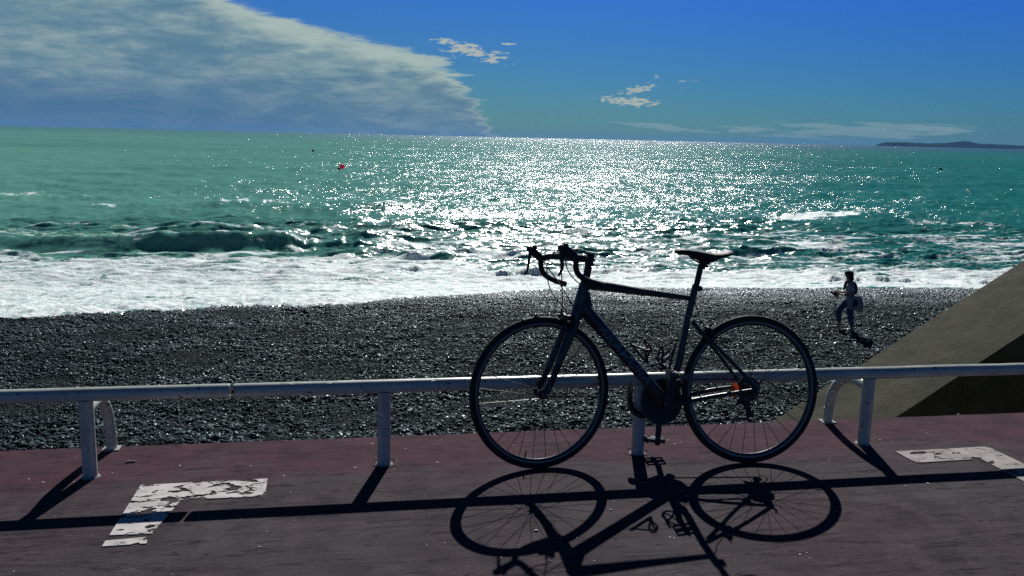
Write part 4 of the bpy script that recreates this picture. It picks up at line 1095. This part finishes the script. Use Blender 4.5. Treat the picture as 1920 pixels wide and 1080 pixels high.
# ------------------------------------------------------------------ person on the beach
def skin(name, J, E, mat, parent=None, root=0, sub=2):
    """J: list of (point, radius or (rx, ry)); E: edges"""
    me = bpy.data.meshes.new(name); me.from_pydata([Vector(j[0]) for j in J], E, []); o = bpy.data.objects.new(name, me); C.objects.link(o)
    o.modifiers.new('s', 'SKIN'); d = me.skin_vertices[0].data
    for i, j in enumerate(J):
        r = j[1] if hasattr(j[1], '__len__') else (j[1], j[1]); d[i].radius = r; d[i].use_root = (i == root)
    o.modifiers['s'].use_smooth_shade = True; sb = o.modifiers.new('u', 'SUBSURF'); sb.levels = sub; sb.render_levels = sub
    dg = bpy.context.evaluated_depsgraph_get(); dg.update(); m2 = bpy.data.meshes.new_from_object(o.evaluated_get(dg)); o.modifiers.clear(); o.data = m2; bpy.data.meshes.remove(me)
    m2.materials.clear(); m2.materials.append(mat)
    for p in m2.polygons: p.use_smooth = True
    if parent: o.parent = parent
    return o
m_skin = mat_w('skin', (.30, .17, .12), .55, amt=.1); m_jean = mat_w('blue_denim', (.05, .085, .15), .85, amt=.3, scale=40)
m_shirt = mat_w('white_shirt', (.36, .37, .40), .85, amt=.1, scale=20); m_hat = mat_w('dark_hat', (.025, .026, .03), .9); m_bag = mat_w('white_canvas', (.24, .25, .30), .9, amt=.25, scale=12)
m_pack = mat_w('dark_vest', (.03, .026, .028), .85); m_hair = mat_w('dark_hair', (.02, .014, .01), .7); m_shoe = mat_w('light_shoes', (.4, .38, .33), .8); m_logo = mat_w('navy_print', (.01, .015, .06), .8)
def person():
    g = gz(1589, 618, -3.8); gzv = float(beach_full(np.array([g.x]), np.array([g.y]))[0])
    for _ in range(4):
        g = gz(1589, 618, gzv+.02); gzv = float(beach_full(np.array([g.x]), np.array([g.y]))[0])
    # local: +X = walking direction (left in the photo), +Z up; the person is seen from the side
    rt = math.atan2(g.y, g.x)     # direction from camera
    ang = math.atan2(1, 0)
    M = Matrix.Translation((g.x, g.y, gzv+.02)) @ Matrix.Rotation(PI + (math.atan2(g.y, g.x)-PI/2), 4, 'Z') @ Matrix.Diagonal((1.16, 1.12, .955, 1))
    root = empty('person', M)
    tag(root, 'person in a hat and jeans walking left with a white tote bag', 'person')
    # body (one continuous figure); near side = +Y (viewer), far side = -Y
    J = [((0, 0, .93), (.135, .10)),        # 0 pelvis
         ((.01, 0, 1.08), (.115, .085)), ((.02, 0, 1.25), (.15, .10)), ((.03, 0, 1.39), (.145, .085)), ((.05, 0, 1.46), (.055, .055)), ((.075, 0, 1.53), (.050, .052)),
         ((.09, 0, 1.60), (.088, .075)), ((.088, 0, 1.67), (.085, .076)),                                     # 6,7 head
         ((.0, .10, .86), .088), ((-.03, .10, .50), .060), ((-.10, .10, .09), .042), ((-.085, .10, .04), .040), ((.05, .10, .025), .034),   # near leg 8-12 (standing)
         ((.03, -.10, .87), .088), ((.25, -.09, .53), .062), ((.20, -.09, .13), .043), ((.225, -.09, .06), .040), ((.34, -.09, .03), .032),     # far leg 13-17 (stepping)
         ((.01, .175, 1.37), .058), ((-.06, .205, 1.10), .043), ((.16, .15, 1.06), .034), ((.23, .10, 1.07), .026),       # near arm 18-21
         ((.05, -.175, 1.37), .058), ((.0, -.20, 1.11), .043), ((.20, -.13, 1.08), .034), ((.27, -.07, 1.09), .026)]      # far arm 22-25
    E = [(0, 1), (1, 2), (2, 3), (3, 4), (4, 5), (5, 6), (6, 7), (0, 8), (8, 9), (9, 10), (10, 11), (11, 12), (0, 13), (13, 14), (14, 15), (15, 16), (16, 17), (3, 18), (18, 19), (19, 20), (20, 21), (3, 22), (22, 23), (23, 24), (24, 25)]
    skin('body', J, E, m_skin, root)
    jz = lambda i, k=1.12, a=.008: (J[i][0], tuple(r*k+a for r in (J[i][1] if hasattr(J[i][1], '__len__') else (J[i][1],)*2)))
    T_ = [jz(0), ((0, 0, .99), (.14, .11)), jz(8), jz(9, 1.15, .012), ((-.095, .10, .12), .058), jz(13), jz(14, 1.15, .012), ((.205, -.09, .16), .058)]
    skin('jeans', T_, [(1, 0), (0, 2), (2, 3), (3, 4), (0, 5), (5, 6), (6, 7)], m_jean, root)
    Sh = [((0, 0, .96), (.15, .125)), jz(1, 1.15, .014), jz(2, 1.1, .012), jz(3, 1.05, .012), ((.04, 0, 1.435), (.075, .07)), ((.0, .19, 1.36), .072), ((-.045, .21, 1.17), .066), ((.045, -.19, 1.36), .072), ((.02, -.205, 1.20), .066)]
    skin('shirt', Sh, [(0, 1), (1, 2), (2, 3), (3, 4), (3, 5), (5, 6), (3, 7), (7, 8)], m_shirt, root)
    skin('vest', [((-.075, .02, 1.06), (.12, .07)), ((-.095, .02, 1.20), (.155, .075)), ((-.07, .02, 1.36), (.15, .07)), ((-.0, .0, 1.445), (.095, .075))], [(0, 1), (1, 2), (2, 3)], m_pack, root)
    # neck scarf / strap at the front
    skin('scarf', [((.07, 0, 1.47), (.085, .075)), ((.13, .0, 1.38), (.05, .04)), ((.15, .02, 1.27), (.035, .03)), ((.16, .03, 1.18), (.02, .02))], [(0, 1), (1, 2), (2, 3)], m_pack, root)
    # face: nose, ears, eyes, mouth
    bm = bmesh.new(); ball(bm, (.178, 0, 1.585), (.020, .014, .018))
    mesh_obj('nose', bm, m_skin, root)
    bm = bmesh.new(); ball(bm, (.172, 0, 1.545), (.010, .022, .007)); mesh_obj('mouth', bm, m_skin, root)
    for s in (-1, 1):
        bm = bmesh.new(); ball(bm, (.085, .080*s, 1.595), (.018, .009, .028)); mesh_obj('ear', bm, m_skin, root)
        bm = bmesh.new(); ball(bm, (.160, .03*s, 1.615), (.012, .012, .009)); mesh_obj('eye', bm, m_hair, root)
    bm = bmesh.new(); ball(bm, (.045, 0, 1.615), (.088, .088, .095)); ball(bm, (.0, 0, 1.53), (.05, .07, .07)); mesh_obj('hair', bm, m_hair, root)
    bm = bmesh.new(); ball(bm, (.075, 0, 1.69), (.108, .098, .075)); lathe_pts = []
    N = 24; r0 = []; r1 = []; r2 = []
    for k in range(N):
        a = 2*PI*k/N; cx, sx = math.cos(a), math.sin(a); wv_ = .004*math.sin(a*3)
        back = .045*max(0, -cx)
        r0.append(bm.verts.new((.075+.100*cx, .092*sx, 1.685))); r1.append(bm.verts.new((.070+(.125+back)*cx, .128*sx, 1.655+.02*abs(cx)*(cx < 0)+wv_))); r2.append(bm.verts.new((.070+(.122+back)*cx, .125*sx, 1.645+.02*abs(cx)*(cx < 0)+wv_)))
    for k in range(N):
        j = (k+1) % N; bm.faces.new((r0[k], r0[j], r1[j], r1[k])); bm.faces.new((r1[k], r1[j], r2[j], r2[k])); bm.faces.new((r2[k], r2[j], r0[j], r0[k]))
    mesh_obj('hat', bm, m_hat, root)
    # hands: palm and five fingers each, curled round the bottle
    for s, (px_, py_, pz_) in ((1, (.235, .095, 1.07)), (-1, (.275, -.065, 1.09))):
        HJ = [((px_, py_, pz_), (.026, .016)), ((px_+.045, py_-.006*s, pz_), (.034, .014))]; HE = [(0, 1)]
        for f in range(4):
            zf = pz_+.026-.017*f; b0 = len(HJ); L = (.038, .044, .040, .031)[f]
            HJ += [((px_+.075, py_-.008*s, zf), .0085), ((px_+.075+L*.6, py_-.022*s, zf-.003), .0078), ((px_+.07+L*.55, py_-.046*s, zf-.006), .0066)]
            HE += [(1, b0), (b0, b0+1), (b0+1, b0+2)]
        b0 = len(HJ); HJ += [((px_+.025, py_-.012*s, pz_+.032), .0105), ((px_+.05, py_-.030*s, pz_+.045), .009), ((px_+.075, py_-.042*s, pz_+.046), .0075)]; HE += [(0, b0), (b0, b0+1), (b0+1, b0+2)]
        skin('hand', HJ, HE, m_skin, root, sub=1)
    for nm, c in (('shoe', (-.025, .10, .035)), ('shoe', (.285, -.09, .04))):
        bm = bmesh.new(); ball(bm, c, (.135, .048, .045), sub=2, fn=lambda p: Vector((p.x, p.y*(1+.15*p.x/.13), max(-.032, p.z*(1-.35*max(0, p.x)/.135))))); mesh_obj(nm, bm, m_shoe, root)
    # camera-like bundle in the hands
    M0 = M
    bm = bmesh.new(); box(bm, (.32, .02, 1.055), (.15, .13, .15), bev=.03); tube(bm, [(.39, .015, 1.08), (.45, .015, 1.08)], [.035, .038], 16); tube(bm, [(.33, .015, 1.115), (.33, .015, 1.14)], [.03, .02], 12)
    cm = mesh_obj('camera_bundle', bm, m_pack); cm.matrix_world = M0; tag(cm, 'dark bundle held in front at waist height by the walking person', 'bundle')
    bm = bmesh.new(); tube(bm, catmull([(.30, .05, .99), (.33, .04, .93), (.30, .02, .90), (.27, .03, .95)], 5), .012, 8); mesh_obj('strap', bm, m_pack, cm)
    # tote bag at the near hip
    bm = bmesh.new()
    prof = [(-.085+.0, 1.06, .02), (-.10, 1.00, .045), (-.12, .90, .07), (-.13, .78, .075), (-.12, .69, .06), (-.11, .665, .02)]
    rings_ = []
    for k, (cx_, z_, th) in enumerate(prof):
        hw = .150+.028*math.sin(PI*k/5)-(.03 if k == 5 else 0); ring = []
        for q in range(24):
            a = 2*PI*q/24; rx = math.copysign(abs(math.cos(a))**.55, math.cos(a)); ry = math.copysign(abs(math.sin(a))**.8, math.sin(a))
            ring.append(bm.verts.new((cx_+hw*rx+.008*math.sin(q*1.7+k), .245+th*ry+.006*math.sin(q*2.3+k*1.3), z_ + .012*math.sin(q*.9)*(k == 5))))
        rings_.append(ring)
    for i in range(len(rings_)-1):
        for q in range(24): bm.faces.new((rings_[i][q], rings_[i][(q+1) % 24], rings_[i+1][(q+1) % 24], rings_[i+1][q]))
    bm.faces.new(rings_[-1])
    tb = mesh_obj('tote_bag', bm, m_bag); tb.matrix_world = M; tag(tb, 'white canvas tote bag with a dark print hanging at the walker\'s hip', 'bag')
    for dy in (-.012, .018):
        bm = bmesh.new(); tube(bm, catmull([(-.17, .245+dy, 1.05), (-.10, .235+dy, 1.22), (-.01, .205+dy, 1.41), (.02, .20+dy, 1.425), (.03, .21+dy, 1.35), (.0, .24+dy, 1.2), (.01, .245+dy, 1.05)], 5), .009, 8); mesh_obj('strap', bm, m_bag, tb)
    bm = bmesh.new(); N = 16
    pr_ = [(-.11, .93, .055, .05), (-.125, .85, .06, .05), (-.09, .80, .03, .03)]
    for cx_, cz_, rx, rz in pr_:
        ball(bm, (cx_, .318, cz_), (rx, .004, rz), sub=2)
    mesh_obj('print', bm, m_logo, tb)
person()

# ------------------------------------------------------------------ litter and grit on the promenade
def grit():
    bm = bmesh.new(); r = random.Random(5)
    spots = [(139, 905), (81, 905), (54, 899), (142, 858), (666, 878), (698, 833), (532, 893), (486, 1026), (26, 1072), (470, 874), (337, 874), (1265, 833), (1252, 826), (1276, 830), (1300, 831), (1650, 826), (1672, 829), (1737, 813), (1775, 833), (1797, 777), (1740, 907), (1698, 912), (1264, 1009), (1256, 1008), (1150, 940), (1500, 1040), (820, 868), (760, 842)]
    for x, y in spots:
        p = gz(x, y); s = r.uniform(.004, .0075); ball(bm, (p.x, p.y, s*.28), (s, s*.7, s*.35), Matrix.Rotation(r.random()*6, 3, 'Z'), sub=1)
    for _ in range(120):
        x, y = r.uniform(-2, 4), r.uniform(2.2, 4.05); s = r.uniform(.0015, .004); ball(bm, (x, y, s*.3), (s, s*.8, s*.5), Matrix.Rotation(r.random()*6, 3, 'Z'), sub=1)
    o = mesh_obj('grit', bm, mat_w('pale_grit', (.5, .48, .44), .8)); tag(o, 'scattered pale chips and grit on the promenade surface', 'grit', kind='stuff')
    p = gz(245, 867); bm = bmesh.new(); box(bm, (0, 0, 0), (.040, .011, .006), bev=.0018); o = mesh_obj('wood_chip', bm, mat_w('brown_chip', (.16, .085, .07), .8)); o.location = (p.x, p.y, .0045); o.rotation_euler.z = .02
    tag(o, 'small reddish brown chip lying on the maroon strip near the left post', 'chip')
    p = gz(1145, 957); bm = bmesh.new(); box(bm, (0, 0, 0), (.009, .009, .002), bev=.0006); o = mesh_obj('paper_scrap', bm, mat_w('green_scrap', (.02, .16, .03), .7)); o.location = (p.x, p.y, .003)
    tag(o, 'tiny green scrap on the ground between the two wheel shadows', 'scrap')
    for x, y, lb in ((1005, 996, 'dark crumb inside the shadow of the front wheel'), (110, 912, None)):
        if not lb: continue
        p = gz(x, y); bm = bmesh.new(); ball(bm, (0, 0, 0), (.008, .005, .004), sub=1); o = mesh_obj('crumb', bm, m_blk); o.location = (p.x, p.y, .003); tag(o, lb, 'crumb')
grit()
